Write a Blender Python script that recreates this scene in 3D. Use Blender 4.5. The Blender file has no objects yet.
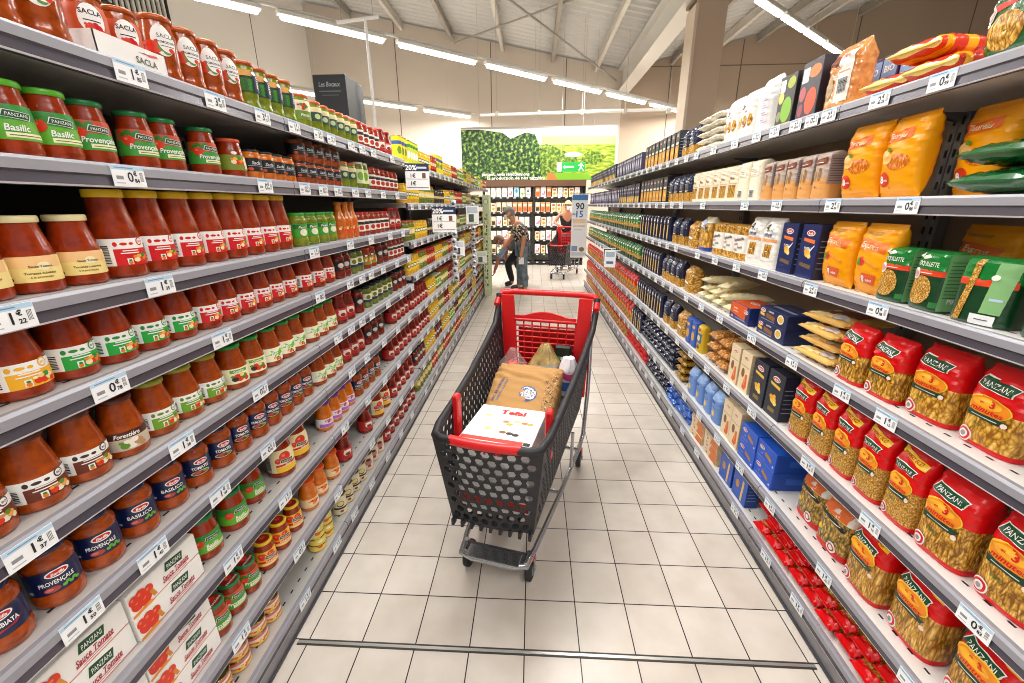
LAMP_GLOW = 14.; LAMP_W = 66.; WORLD = .33; EXPO = .02
import bpy, bmesh, math, random
from math import sin, cos, pi, radians, ceil, sqrt
from mathutils import Vector, Matrix
rng = random.Random(7)
SC = bpy.context.scene
COL = SC.collection

# ------------------------------------------------------------------ materials
def lin(h):
    h = h.lstrip('#')
    out = []
    for i in (0, 2, 4):
        c = int(h[i:i+2], 16) / 255
        out.append(c / 12.92 if c <= .04045 else ((c + .055) / 1.055) ** 2.4)
    return (*out, 1)

MATS = {}
def P(hexc, rough=.45, metal=0., coat=0., spec=.5, trans=0., alpha=1.):
    key = f'{hexc}|{rough}|{metal}|{coat}|{spec}|{trans}|{alpha}'
    if key in MATS:
        return MATS[key]
    m = bpy.data.materials.new('paint_' + hexc.strip('#'))
    m.use_nodes = True
    b = m.node_tree.nodes['Principled BSDF']
    b.inputs['Base Color'].default_value = lin(hexc)
    b.inputs['Roughness'].default_value = rough
    b.inputs['Metallic'].default_value = metal
    b.inputs['Coat Weight'].default_value = coat
    b.inputs['Coat Roughness'].default_value = .06
    b.inputs['Specular IOR Level'].default_value = spec
    b.inputs['Transmission Weight'].default_value = trans
    b.inputs['Alpha'].default_value = alpha
    MATS[key] = m
    return m

def nodes_of(name):
    m = bpy.data.materials.new(name)
    m.use_nodes = True
    nt = m.node_tree
    return m, nt, nt.nodes['Principled BSDF']

def ramp(nt, fac, stops):
    r = nt.nodes.new('ShaderNodeValToRGB')
    e = r.color_ramp.elements
    e[0].position, e[0].color = stops[0][0], lin(stops[0][1])
    e[1].position, e[1].color = stops[-1][0], lin(stops[-1][1])
    for p, c in stops[1:-1]:
        n = e.new(p); n.color = lin(c)
    nt.links.new(fac, r.inputs['Fac'])
    return r.outputs['Color']

def texco(nt, kind='Object', scale=(1, 1, 1), rot=(0, 0, 0), loc=(0, 0, 0)):
    t = nt.nodes.new('ShaderNodeTexCoord'); mp = nt.nodes.new('ShaderNodeMapping')
    mp.inputs['Scale'].default_value = scale; mp.inputs['Rotation'].default_value = rot
    mp.inputs['Location'].default_value = loc
    nt.links.new(t.outputs[kind], mp.inputs['Vector'])
    return mp.outputs['Vector']

def noise_mat(key, stops, scale=60., detail=3., rough=.4, coat=0., stretch=(1, 1, 1), bump=0., spec=.5, tex='noise', rot=(0, 0, 0)):
    """A mottled material: object-space noise or voronoi cells through a colour ramp."""
    if key in MATS:
        return MATS[key]
    m, nt, b = nodes_of(key)
    v = texco(nt, 'Object', stretch, rot)
    if tex == 'voronoi':
        n = nt.nodes.new('ShaderNodeTexVoronoi'); n.inputs['Scale'].default_value = scale
        n.inputs['Randomness'].default_value = 1
        nt.links.new(v, n.inputs['Vector'])
        fac = n.outputs['Distance']
    else:
        n = nt.nodes.new('ShaderNodeTexNoise'); n.inputs['Scale'].default_value = scale
        n.inputs['Detail'].default_value = detail
        nt.links.new(v, n.inputs['Vector'])
        fac = n.outputs['Fac']
    nt.links.new(ramp(nt, fac, stops), b.inputs['Base Color'])
    b.inputs['Roughness'].default_value = rough
    b.inputs['Coat Weight'].default_value = coat
    b.inputs['Coat Roughness'].default_value = .05
    b.inputs['Specular IOR Level'].default_value = spec
    if bump:
        bp = nt.nodes.new('ShaderNodeBump'); bp.inputs['Strength'].default_value = bump
        bp.inputs['Distance'].default_value = .004
        nt.links.new(fac, bp.inputs['Height']); nt.links.new(bp.outputs['Normal'], b.inputs['Normal'])
    MATS[key] = m
    return m

def sauce(key, c0, c1):
    return noise_mat('sauce_' + key, [(.3, c0), (.7, c1)], 55, 4, .2, .12, bump=.15)
def pasta(key, dark='#8a5616', mid='#dba23a', light='#f8dc8c', scale=110, stretch=(1, 1, .45), rot=(0, .6, .5)):
    k = 'pasta_' + key
    if k in MATS: return MATS[k]
    m, nt, b = nodes_of(k)
    v = texco(nt, 'Object', stretch, rot)
    w = nt.nodes.new('ShaderNodeTexNoise'); w.inputs['Scale'].default_value = scale * .5; nt.links.new(v, w.inputs['Vector'])
    ad = nt.nodes.new('ShaderNodeMix'); ad.data_type = 'RGBA'; ad.blend_type = 'LINEAR_LIGHT'; ad.inputs['Factor'].default_value = 1.2 / scale
    nt.links.new(v, ad.inputs['A']); nt.links.new(w.outputs['Color'], ad.inputs['B'])
    n = nt.nodes.new('ShaderNodeTexVoronoi'); n.inputs['Scale'].default_value = scale * 1.7; nt.links.new(ad.outputs['Result'], n.inputs['Vector'])
    mp = nt.nodes.new('ShaderNodeMath'); mp.operation = 'MULTIPLY_ADD'; mp.inputs[1].default_value = .45; nt.links.new(n.outputs['Color'], mp.inputs[0])
    sb = nt.nodes.new('ShaderNodeMath'); sb.operation = 'MULTIPLY'; sb.inputs[1].default_value = .9; nt.links.new(n.outputs['Distance'], sb.inputs[0]); nt.links.new(sb.outputs[0], mp.inputs[2])
    nt.links.new(ramp(nt, mp.outputs[0], [(.12, light), (.5, mid), (.92, dark)]), b.inputs['Base Color'])
    b.inputs['Roughness'].default_value = .25; b.inputs['Specular IOR Level'].default_value = .5
    bp = nt.nodes.new('ShaderNodeBump'); bp.inputs['Strength'].default_value = .5; bp.inputs['Distance'].default_value = .003; bp.invert = True
    nt.links.new(n.outputs['Distance'], bp.inputs['Height']); nt.links.new(bp.outputs['Normal'], b.inputs['Normal'])
    MATS[k] = m
    return m

# ------------------------------------------------------------------ mesh builder
class MB:
    def __init__(s):
        s.v, s.f, s.m, s.s, s.mats, s._i = [], [], [], [], [], {}
    def mi(s, mat):
        if mat.name not in s._i:
            s._i[mat.name] = len(s.mats); s.mats.append(mat)
        return s._i[mat.name]
    def add(s, vs, fs, mat, smooth=False):
        o = len(s.v); s.v.extend(tuple(p) for p in vs); k = s.mi(mat)
        for f in fs:
            s.f.append(tuple(i + o for i in f)); s.m.append(k); s.s.append(smooth)
        return s
    def join(s, other, M=None):
        o = len(s.v)
        s.v.extend(other.v if M is None else [tuple(M @ Vector(p)) for p in other.v])
        km = [s.mi(m) for m in other.mats]
        for f, k, sm in zip(other.f, other.m, other.s):
            s.f.append(tuple(i + o for i in f)); s.m.append(km[k]); s.s.append(sm)
        return s
    def box(s, a, b, mat, bev=0.):
        (x0, y0, z0), (x1, y1, z1) = a, b
        if bev <= 0:
            v = [(x, y, z) for x in (x0, x1) for y in (y0, y1) for z in (z0, z1)]
            return s.add(v, [(0, 1, 3, 2), (4, 6, 7, 5), (0, 4, 5, 1), (2, 3, 7, 6), (0, 2, 6, 4), (1, 5, 7, 3)], mat)
        c = [(x0 + x1) / 2, (y0 + y1) / 2, (z0 + z1) / 2]; h = [(x1 - x0) / 2, (y1 - y0) / 2, (z1 - z0) / 2]
        bev = min(bev, min(h) * .95)
        V, idx = [], {}
        for sx in (-1, 1):
            for sy in (-1, 1):
                for sz in (-1, 1):
                    for ax in range(3):
                        q = [h[0] - bev, h[1] - bev, h[2] - bev]; q[ax] = h[ax]
                        idx[(sx, sy, sz, ax)] = len(V)
                        V.append((c[0] + sx * q[0], c[1] + sy * q[1], c[2] + sz * q[2]))
        F = []
        def I(sg, ax): return idx[(*sg, ax)]
        for ax in range(3):
            o1, o2 = [(1, 2), (2, 0), (0, 1)][ax]
            for sg in (-1, 1):
                loop = []
                for a_, b_ in ((-1, -1), (1, -1), (1, 1), (-1, 1)):
                    t = [0, 0, 0]; t[ax] = sg; t[o1] = a_; t[o2] = b_
                    loop.append(I(t, ax))
                F.append(tuple(loop if sg > 0 else loop[::-1]))
        for ax in range(3):
            o1, o2 = [(1, 2), (2, 0), (0, 1)][ax]
            for a_ in (-1, 1):
                for b_ in (-1, 1):
                    t0 = [0, 0, 0]; t1 = [0, 0, 0]
                    t0[ax] = -1; t1[ax] = 1
                    for t in (t0, t1): t[o1] = a_; t[o2] = b_
                    q = (I(t0, o1), I(t1, o1), I(t1, o2), I(t0, o2))
                    F.append(q if a_ * b_ < 0 else q[::-1])
        for sx in (-1, 1):
            for sy in (-1, 1):
                for sz in (-1, 1):
                    t = (I((sx, sy, sz), 0), I((sx, sy, sz), 1), I((sx, sy, sz), 2))
                    F.append(t if sx * sy * sz > 0 else t[::-1])
        return s.add(V, F, mat)
    def lathe(s, prof, seg, mat, smooth=True, cx=0, cy=0, cap0=True, cap1=True):
        V = [(cx + r * cos(2 * pi * k / seg), cy + r * sin(2 * pi * k / seg), z) for r, z in prof for k in range(seg)]
        F = []
        for i in range(len(prof) - 1):
            for k in range(seg):
                a, b = i * seg + k, i * seg + (k + 1) % seg
                F.append((a, b, b + seg, a + seg))
        s.add(V, F, mat, smooth)
        n = len(prof)
        if cap0: s.add([V[k] for k in range(seg)], [tuple(range(seg))[::-1]], mat)
        if cap1: s.add([V[(n - 1) * seg + k] for k in range(seg)], [tuple(range(seg))], mat)
        return s
    def tube(s, pts, r, mat, seg=8, smooth=True, closed=False, caps=True):
        pts = [Vector(p) for p in pts]; n = len(pts)
        R = r if isinstance(r, (list, tuple)) else [r] * n
        V = []; up = None
        for i, p in enumerate(pts):
            a = pts[i - 1] if (i > 0 or closed) else pts[0]
            b = pts[(i + 1) % n] if (i < n - 1 or closed) else pts[-1]
            t = (b - a).normalized()
            if up is None:
                up = Vector((0, 0, 1)) if abs(t.z) < .9 else Vector((1, 0, 0))
            x = t.cross(up)
            if x.length < 1e-4: x = t.cross(Vector((.3, 1, .2)))
            x.normalize(); up = x.cross(t).normalized()
            for k in range(seg):
                an = 2 * pi * k / seg
                V.append(p + R[i] * (cos(an) * x + sin(an) * up))
        F = []
        for i in range(n if closed else n - 1):
            for k in range(seg):
                a, b = i * seg + k, i * seg + (k + 1) % seg
                j = ((i + 1) % n) * seg
                F.append((a, b, j + (k + 1) % seg, j + k))
        s.add(V, F, mat, smooth)
        if caps and not closed:
            s.add(V[:seg], [tuple(range(seg))[::-1]], mat); s.add(V[-seg:], [tuple(range(seg))], mat)
        return s
    def extrude(s, poly, d, mat, axis=(0, 1, 0), smooth=False):
        """poly: list of 3d points in a plane, extruded by vector d (caps included)."""
        n = len(poly); A = [Vector(p) for p in poly]; B = [p + Vector(d) for p in A]
        F = [tuple(range(n))[::-1], tuple(range(n, 2 * n))]
        F += [(i, (i + 1) % n, n + (i + 1) % n, n + i) for i in range(n)]
        return s.add(A + B, F, mat, smooth)
    def grid(s, fn, nu, nv, mat, smooth=True, flip=False):
        V = [fn(i / nu, j / nv) for j in range(nv + 1) for i in range(nu + 1)]
        F = []
        for j in range(nv):
            for i in range(nu):
                a = j * (nu + 1) + i
                q = (a, a + 1, a + nu + 2, a + nu + 1)
                F.append(q[::-1] if flip else q)
        return s.add(V, F, mat, smooth)
    def mesh(s, name):
        me = bpy.data.meshes.new(name)
        me.from_pydata(s.v, [], s.f)
        for m in s.mats: me.materials.append(m)
        me.polygons.foreach_set('material_index', s.m)
        me.polygons.foreach_set('use_smooth', s.s)
        me.update()
        return me

# ------------------------------------------------------------------ printed artwork on surfaces
TXT = {}
def text_geo(t, shear=0., bold=.0):
    key = (t, shear, bold)
    if key not in TXT:
        cu = bpy.data.curves.new('lettering', 'FONT')
        cu.body = t; cu.size = 1; cu.resolution_u = 2; cu.offset = bold; cu.shear = shear
        cu.dimensions = '2D'; cu.fill_mode = 'BOTH'
        ob = bpy.data.objects.new('lettering', cu)
        me = bpy.data.meshes.new_from_object(ob)
        vs = [(v.co.x, v.co.y) for v in me.vertices]; fs = [tuple(p.vertices) for p in me.polygons]
        bpy.data.objects.remove(ob); bpy.data.curves.remove(cu); bpy.data.meshes.remove(me)
        if not vs: vs = [(0, 0)]
        xs = [v[0] for v in vs]; ys = [v[1] for v in vs]
        TXT[key] = (vs, fs, min(xs), max(xs), min(ys), max(ys))
    return TXT[key]

def art(mb, items, surf, off=.0004, dl=.0003, step=.008, k=.001):
    """items in millimetres on the surface; surf(s, t, off) -> xyz. Later items lie on top."""
    seen = []
    def bb(it):
        if it[0] == 'rect': return it[1:5]
        if it[0] in ('quad', 'star'):
            return min(q[0] for q in it[1]), min(q[1] for q in it[1]), max(q[0] for q in it[1]), max(q[1] for q in it[1])
        if it[0] == 'ell': return it[1] - it[3], it[2] - it[4], it[1] + it[3], it[2] + it[4]
        w = (it[6].get('w', 0) if len(it) > 6 else 0) or it[4] * .8 * len(it[1])
        r = max(w / 2, it[4]) if len(it) > 6 and it[6].get('rot') else w / 2
        return it[2] - r, it[3] - max(it[4] * .7, r if r > w / 2 - 1e-9 and len(it) > 6 and abs(it[6].get('rot', 0)) > 20 else 0), it[2] + r, it[3] + max(it[4] * .7, r if len(it) > 6 and abs(it[6].get('rot', 0)) > 20 else 0)
    for it in items:
        kind = it[0]
        b = bb(it); lv = 1 + max([l for q, l in seen if q[0] < b[2] and q[2] > b[0] and q[1] < b[3] and q[3] > b[1]], default=-1)
        seen.append((b, lv)); o = off + dl * lv
        if kind == 'rect':
            _, x0, y0, x1, y1, c = it
            x0, y0, x1, y1 = x0 * k, y0 * k, x1 * k, y1 * k
            nu, nv = max(1, ceil((x1 - x0) / step)), max(1, ceil((y1 - y0) / step))
            mb.grid(lambda a, b: surf(x0 + (x1 - x0) * a, y0 + (y1 - y0) * b, o), nu, nv, c)
        elif kind == 'quad':
            _, p, c = it
            p = [(a * k, b * k) for a, b in p]
            L = max(abs(p[1][0] - p[0][0]), abs(p[2][0] - p[3][0])); H = max(abs(p[3][1] - p[0][1]), abs(p[2][1] - p[1][1]))
            def q(a, b):
                x = (p[0][0] * (1 - a) + p[1][0] * a) * (1 - b) + (p[3][0] * (1 - a) + p[2][0] * a) * b
                y = (p[0][1] * (1 - a) + p[1][1] * a) * (1 - b) + (p[3][1] * (1 - a) + p[2][1] * a) * b
                return surf(x, y, o)
            mb.grid(q, max(1, ceil(L / step)), max(1, ceil(H / step)), c)
        elif kind in ('ell', 'star'):
            if kind == 'ell':
                _, cx, cy, rx, ry, c = it
                n = 20 if max(rx, ry) > 9 else 10
                pts = [(cx + rx * cos(2 * pi * i / n), cy + ry * sin(2 * pi * i / n)) for i in range(n)]
            else:
                _, pts, c = it
                n = len(pts); cx = sum(p[0] for p in pts) / n; cy = sum(p[1] for p in pts) / n
            R = max(sqrt((a - cx) ** 2 + (b - cy) ** 2) for a, b in pts) * k
            nr = max(1, ceil(R / step))
            V = [surf(cx * k, cy * k, o)]; F = []
            for r in range(1, nr + 1):
                for a, b in pts:
                    V.append(surf((cx + (a - cx) * r / nr) * k, (cy + (b - cy) * r / nr) * k, o))
            for i in range(n):
                F.append((0, 1 + i, 1 + (i + 1) % n))
                for r in range(nr - 1):
                    a, b = 1 + r * n + i, 1 + r * n + (i + 1) % n
                    F.append((a, a + n, b + n, b))
            mb.add(V, F, c, True)
        elif kind == 'text':
            _, t, cx, cy, h, c = it[:6]
            opt = it[6] if len(it) > 6 else {}
            vs, fs, xa, xb, ya, yb = text_geo(t, opt.get('shear', 0), opt.get('bold', .02))
            sc = h / .72; sx = sc * opt.get('sx', 1)
            if 'w' in opt: sx = opt['w'] / max(1e-6, xb - xa)
            an = radians(opt.get('rot', 0)); ca, sa = cos(an), sin(an)
            mx, my = (xa + xb) / 2, .36
            V = []
            for x, y in vs:
                X, Y = (x - mx) * sx, (y - my) * sc
                V.append(surf((cx + X * ca - Y * sa) * k, (cy + X * sa + Y * ca) * k, o + .0002))
            mb.add(V, fs, c, False)

def lathe_surf(prof):
    zs = [p[1] for p in prof]; rs = [p[0] for p in prof]
    def rad(z):
        if z <= zs[0]: return rs[0]
        for i in range(1, len(zs)):
            if z <= zs[i]:
                t = (z - zs[i-1]) / max(1e-9, zs[i] - zs[i-1]); return rs[i-1] + (rs[i] - rs[i-1]) * t
        return rs[-1]
    R0 = max(rs)
    def surf(s, t, o):
        a = -pi / 2 + s / R0; r = rad(t) + o
        return (r * cos(a), r * sin(a), t)
    return surf
def flat_surf(y):                     # front face, looking down local +Y
    return lambda s, t, o: (s, y - o, t)
def top_surf(z):
    return lambda s, t, o: (s, t, z + o)
def side_surf(x):                     # face that looks down local +X; s runs back
    return lambda s, t, o: (x + o, s, t)
def side_surf_n(x):
    return lambda s, t, o: (x - o, -s, t)

# common colours
WHITE = P('#f4f3ef', .5); BLACK = P('#141414', .5); RED = P('#d3131c', .35); DRED = P('#9c1016', .4)
GREEN = P('#1f8f35', .4); LGREEN = P('#7cc41e', .4); DGREEN = P('#0d4a26', .4); YELLOW = P('#f3c512', .4)
ORANGE = P('#f08a1c', .4); NAVY = P('#121c46', .35); GREY = P('#8f8f92', .5); CREAM = P('#f3dca0', .5)
TOMATO = P('#e0361b', .35); PINK = P('#e8879a', .5); BLUE = P('#2a62c9', .4); LBLUE = P('#a9cdea', .5)
GOLD = P('#d9a13a', .35); BROWN = P('#6b3a1c', .5); OLIVE = P('#7e8f1e', .4); KRAFT = P('#b98c55', .8)

# ------------------------------------------------------------------ objects
def link(name, me, parent=None, loc=None, rotz=None, M=None):
    o = bpy.data.objects.new(name, me); COL.objects.link(o)
    if parent: o.parent = parent
    if loc: o.location = loc
    if rotz: o.rotation_euler = (0, 0, rotz)
    if M is not None: o.matrix_world = M
    return o
def empty(name, loc=(0, 0, 0), rot=(0, 0, 0)):
    o = bpy.data.objects.new(name, None); COL.objects.link(o)
    o.location = loc; o.rotation_euler = rot; o.empty_display_size = .05
    return o
def tag(o, label, cat, group=None, kind=None):
    o['label'] = label; o['category'] = cat
    if group: o['group'] = group
    if kind: o['kind'] = kind
    return o
def struct(name, me, label, cat):
    o = link(name, me); o['kind'] = 'structure'; o['label'] = label; o['category'] = cat
    return o
ORD = ['zeroth', 'first', 'second', 'third', 'fourth', 'fifth', 'sixth', 'seventh', 'eighth', 'ninth', 'tenth', 'eleventh', 'twelfth',
       'thirteenth', 'fourteenth', 'fifteenth', 'sixteenth', 'seventeenth', 'eighteenth', 'nineteenth', 'twentieth']
def ordinal(n):
    if n <= 20: return ORD[n]
    tens = ['', '', 'twenty', 'thirty', 'forty', 'fifty', 'sixty'][n // 10]
    return tens + '-' + ORD[n % 10] if n % 10 else tens[:-1] + 'ieth'
# ------------------------------------------------------------------ goods: one prototype of each kind
KIND = {}
def define(key, name, cat, look, parts, w, h, d):
    """parts: [(part name, MB, label or None)]; the first is the body."""
    KIND[key] = dict(name=name, cat=cat, look=look, parts=parts, w=w, h=h, d=d, me=None, one=None)

def T(t, x, y, h, c, **o): return ('text', t, x, y, h, c, o)

def jar_profile(shape, R, H):
    if shape == 'carafe':
        q = [(.90, 0), (.985, .02), (1, .06), (1, .42), (.985, .50), (.93, .58), (.85, .68), (.775, .78), (.735, .86), (.72, .925)]
    elif shape == 'cone':
        q = [(.9, 0), (1, .05), (1, .12), (.985, .28), (.92, .62), (.87, .74), (.80, .84), (.78, .91)]
    elif shape == 'bulge':
        q = [(.88, 0), (.97, .03), (1, .10), (1, .22), (.955, .25), (.955, .66), (1, .69), (.99, .78), (.9, .845), (.82, .875), (.82, .91)]
    elif shape == 'facet':
        q = [(.9, 0), (1, .03), (1, .15), (.94, .20), (.97, .25), (.97, .70), (.92, .76), (.86, .84), (.84, .92)]
    elif shape == 'bottle':
        q = [(.92, 0), (1, .03), (1, .48), (.92, .56), (.7, .66), (.55, .74), (.5, .93)]
    else:  # cyl
        q = [(.9, 0), (1, .05), (1, .78), (.93, .85), (.88, .88), (.88, .92)]
    return [(a * R, b * H) for a, b in q]

def jar(key, look, shape, R, H, body, lid, items, lidr=.82, lidart=None, seg=28, name='sauce_jar', cat='jar', lidh=None):
    pr = jar_profile(shape, R, H)
    j = MB().lathe(pr, seg, body)
    lh = lidh or .09 * H; z1 = H; z0 = H - lh; lr = R * lidr
    l = MB().lathe([(lr * .97, z0), (lr, z0 + .001), (lr, z1 - .003), (lr * .95, z1 - .0004), (lr * .85, z1), (lr * .8, z1 - .0012)], seg, lid)
    if lidart: art(l, lidart, top_surf(z1 - .0012), .0004)
    lab = MB(); art(lab, items, lathe_surf(pr), .0005, .0003, .006)
    define(key, name, cat, look, [('jar', j, None), ('lid', l, None), ('label', lab, None)], 2 * R, H, 2 * R)

def barcode(x0, y0, x1, y1):
    o = [('rect', x0, y0, x1, y1, WHITE)]
    y = y0 + 2
    while y < y1 - 3:
        hh = 1.2 + ((y * 7) % 3) * .6
        o.append(('rect', x0 + 2, y, x1 - 2, y + hh, BLACK)); y += hh + 1.6
    return o

def veg(x, y, k, cols):
    """a little heap of vegetables; cols = colours."""
    spots = [(0, 0, 9, 8), (11, 2, 8, 7), (-10, -1, 7, 6), (5, 8, 6, 5), (-5, 7, 6, 4), (16, -4, 6, 5), (-14, 6, 4, 3)]
    return [('ell', x + a * k, y + b * k, rx * k, ry * k, cols[i % len(cols)]) for i, (a, b, rx, ry) in enumerate(spots)]

def tomato(x, y, r):
    return [('ell', x, y, r, r * .9, TOMATO), ('ell', x - r * .25, y + r * .25, r * .3, r * .22, P('#f47a5c', .3)),
            ('star', [(x, y + r * .55), (x + r * .35, y + r * .95), (x + r * .1, y + r * .72), (x - r * .3, y + r)], GREEN)]

def shop_label(panel, icon, z0, z1, food, text=None):
    h = z1 - z0
    o = [('rect', -118, z0, 74, z1, WHITE)] + barcode(-66, z0 + 4, -46, z1 - 12)
    o += [('rect', -41, z0, 74, z0 + h * .62, panel)]
    for i, x in enumerate((-36, -22, -8)):
        o.append(('ell', x, z1 - h * .2, (4, 7, 4.5)[i], (5, 3.2, 3)[i], icon))
    o += [('ell', 12, z1 - h * .14, 9, 9, icon), ('ell', 12, z1 - h * .14, 6.5, 6.5, WHITE), T('BIO', 12, z1 - h * .14, 4, icon)]
    o += veg(6, z0 + h * .22, .95, food)
    o += [('rect', -22, z0 + 2, -12, z0 + 15, WHITE), ('ell', -17, z0 + 6, 4, 4, P('#ef7d1a')), ('ell', -17, z0 + 11, 3, 2.4, GREEN)]
    for i in range(2):
        o.append(('rect', -30 + 4 * i, z0 + h * .44 + i * 5, 4, z0 + h * .44 + 2.2 + i * 5, WHITE))
    if text: o.append(T(text, -6, z0 + h * .52, 7, WHITE))
    return o
S_RED = sauce('tomato', '#7c2204', '#a5350a'); S_BRN = sauce('brown', '#85340a', '#b04c10'); S_ORG = sauce('orange', '#c05a10', '#e07f1e')
S_GRN = sauce('pesto', '#5e6d14', '#8b9622'); S_DRK = sauce('dark', '#2e2014', '#4a3018'); S_YEL = sauce('mustard', '#d79a12', '#f0bd2c')
S_BOL = sauce('meat', '#5a1206', '#8a2510'); S_OLV = sauce('olive', '#4c5a12', '#7d8a2a')
V_TOM = [TOMATO, ORANGE, P('#f6e2b4'), GREEN, P('#f3b13a')]
V_MIX = [P('#f1e4c8'), P('#f4a53a'), TOMATO, P('#5c8f2a'), P('#c98b57')]

jar('red_shop', 'yellow-lidded red-and-white-label tomato jar', 'carafe', .0435, .186, S_RED, P('#e8c21a', .35), shop_label(RED, RED, 26, 84, V_TOM), .79)
jar('red_shop_s', 'tapered red-and-white-label tomato jar', 'carafe', .0395, .142, S_RED, P('#d8c66a', .35), shop_label(RED, RED, 20, 66, V_TOM), .79)
jar('green_shop', 'tapered green-and-white-label tomato jar', 'carafe', .042, .142, S_RED, P('#d8c66a', .35), shop_label(P('#1fa83c'), GREEN, 20, 66, V_TOM), .79)
jar('orange_shop', 'tapered yellow-and-white-label tomato jar', 'carafe', .044, .141, S_RED, P('#d8c66a', .35), shop_label(P('#f5b21c'), P('#f5b21c'), 20, 66, [TOMATO, P('#f8e7a6'), TOMATO, GREEN, P('#f6cf7a')]), .79)
jar('brown_shop', 'brown-and-white-label sauce jar', 'carafe', .0425, .146, S_BRN, P('#5a2410', .35), shop_label(P('#6b2a14'), P('#3d2418'), 22, 66, V_MIX), .79)
jar('olive_shop', 'olive-lidded green-label sauce jar', 'carafe', .042, .140, S_BRN, P('#9aa32c', .35), shop_label(P('#6ea321'), P('#5d8a1e'), 20, 66, V_MIX), .8)
jar('green_lid', 'green-lidded cream-label sauce jar', 'carafe', .042, .137, S_BRN, P('#15993a', .3),
    [('rect', -118, 18, 74, 66, P('#f3edc9'))] + veg(-20, 34, 1.3, [TOMATO, P('#5c8f2a'), P('#33261c'), P('#f1d98a'), TOMATO]) + [('rect', -44, 52, 6, 62, P('#6aa52a')), T('Cuisine', -20, 57, 7, WHITE, shear=.3)], .8)
jar('bright_green', 'green-lidded lime-splash sauce jar', 'carafe', .041, .137, S_BRN, P('#15993a', .3),
    [('rect', -118, 18, 74, 66, P('#f5f3da')), ('star', [(-50, 40), (-30, 58), (-8, 50), (10, 62), (16, 40), (0, 34), (-24, 30)], P('#6cc322')), T('Bio', -18, 46, 12, WHITE)] + veg(-14, 26, .7, V_TOM), .8)
jar('forest', 'dark script-label mushroom sauce jar', 'carafe', .041, .138, S_BRN, P('#5a2410', .35),
    [('rect', -100, 18, 70, 62, P('#4a1d0f')), ('rect', -100, 18, 70, 46, P('#c9bba6'))] + veg(-22, 30, 1.2, [P('#efe6d6'), P('#b98e62'), P('#5c8f2a'), P('#efe6d6')]) + [T('Forestière', -26, 54, 10, WHITE, shear=.3, sx=.8)], .79)
jar('cream_lid', 'cream-lidded pale-yellow-label tomato jar', 'carafe', .040, .136, S_RED, P('#f2e7b0', .4),
    [('rect', -105, 20, 70, 66, P('#f4dc8e')), ('quad', [(-60, 46), (20, 46), (20, 66), (-60, 66)], P('#f3c58a')), ('ell', -10, 48, 9, 8, P('#f7e9b8')), T('Sauce Tomate', -14, 48, 4, P('#59431f')), T('Tomates cuisinées', -16, 36, 4.2, P('#59431f')),
     T('à la provençale', -16, 29, 3.6, P('#7a5f2e')), ('ell', -56, 26, 3, 3, BLACK)], .80)
def panz_logo(x, y, w, out=WHITE, inn=DGREEN, rot=0):
    h = w * .34
    a = [(x - w * .55, y - h * .3), (x + w * .43, y - h * .62), (x + w * .55, y + h * .3), (x - w * .43, y + h * .62)]
    b = [(x + (p - x) * .94, y + (q - y) * .86) for p, q in a]
    return [('quad', a, out), ('quad', b, inn), T('PANZANI', x, y, h * .44, WHITE, w=w * .74, rot=-4, bold=.0)]
def basil(word, g0, g1, wtext=None):
    return ([('rect', -95, 26, 66, 82, g0), ('quad', [(-70, 58), (40, 58), (40, 82), (-70, 82)], g1)] + [('ell', -52 + 9 * i, 70 + (i % 2) * 5, 7, 5, P('#2f7d22')) for i in range(4)]
            + tomato(-44, 58, 12) + panz_logo(-10, 66, 38) + [T(word, -14, 46, 11, WHITE, shear=.15, sx=.85), ('rect', -30, 30, 30, 38, P('#f2efc0')), ('rect', -26, 33, 24, 34.4, P('#5f6a2a')), ('rect', 40, 28, 60, 80, P('#e9e9df'))])
jar('basil', 'lime-lidded green basil sauce jar', 'cone', .0365, .122, S_RED, P('#5cb82e', .3), basil('Basilic', P('#63ad2a'), P('#2c8f35')), .86)
jar('proven', 'green-lidded provence tomato sauce jar', 'cone', .0365, .120, S_RED, P('#157a3c', .3), basil('Provençale', P('#3f9a35'), P('#c64a2a')), .86)
jar('basil_big', 'big green basil tomato sauce jar', 'cone', .0425, .128, S_RED, P('#157a3c', .3), basil('Basilic', P('#5fae2c'), P('#2c8f35')), .8)
jar('redtop', 'green-rimmed red-topped tomato sauce jar', 'cone', .0355, .112, S_RED, P('#157a3c', .3), basil('Provençale', P('#3f9a35'), P('#d0502a')), .86,
    lidart=[('ell', 0, 0, 24, 24, P('#8f1c14'))] + tomato(5, 4, 11) + [T('PANZANI', 0, -12, 7, WHITE)])
jar('yellowtop', 'yellow-rimmed red-topped sauce jar', 'cone', .0345, .112, S_RED, P('#f0c21c', .3),
    [('rect', -95, 22, 66, 78, P('#f2b92c'))] + tomato(-44, 60, 15) + tomato(-14, 64, 13) + panz_logo(-16, 54, 40) + [('quad', [(-58, 34), (20, 38), (20, 46), (-58, 42)], RED), T('Bolognaise', -18, 40, 6, WHITE, shear=.2), ('rect', -50, 25, 10, 31, CREAM)], .86,
    lidart=[('ell', 0, 0, 22, 22, P('#8f1c14'))] + tomato(4, 3, 10))
jar('yellowlab', 'tall yellow-and-red tomato-print sauce jar', 'carafe', .047, .175, S_RED, P('#c62117', .3),
    [('rect', -110, 22, 74, 110, P('#f2e3b4')), ('rect', -60, 22, 74, 44, P('#f3c62c'))] + tomato(-26, 84, 20) + tomato(-50, 70, 12) + panz_logo(-22, 66, 44, WHITE, DGREEN) + [('quad', [(-60, 46), (20, 50), (20, 58), (-60, 54)], RED), T('Sauce', -20, 52, 6, WHITE)] + barcode(-100, 30, -76, 90), .79)
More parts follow.
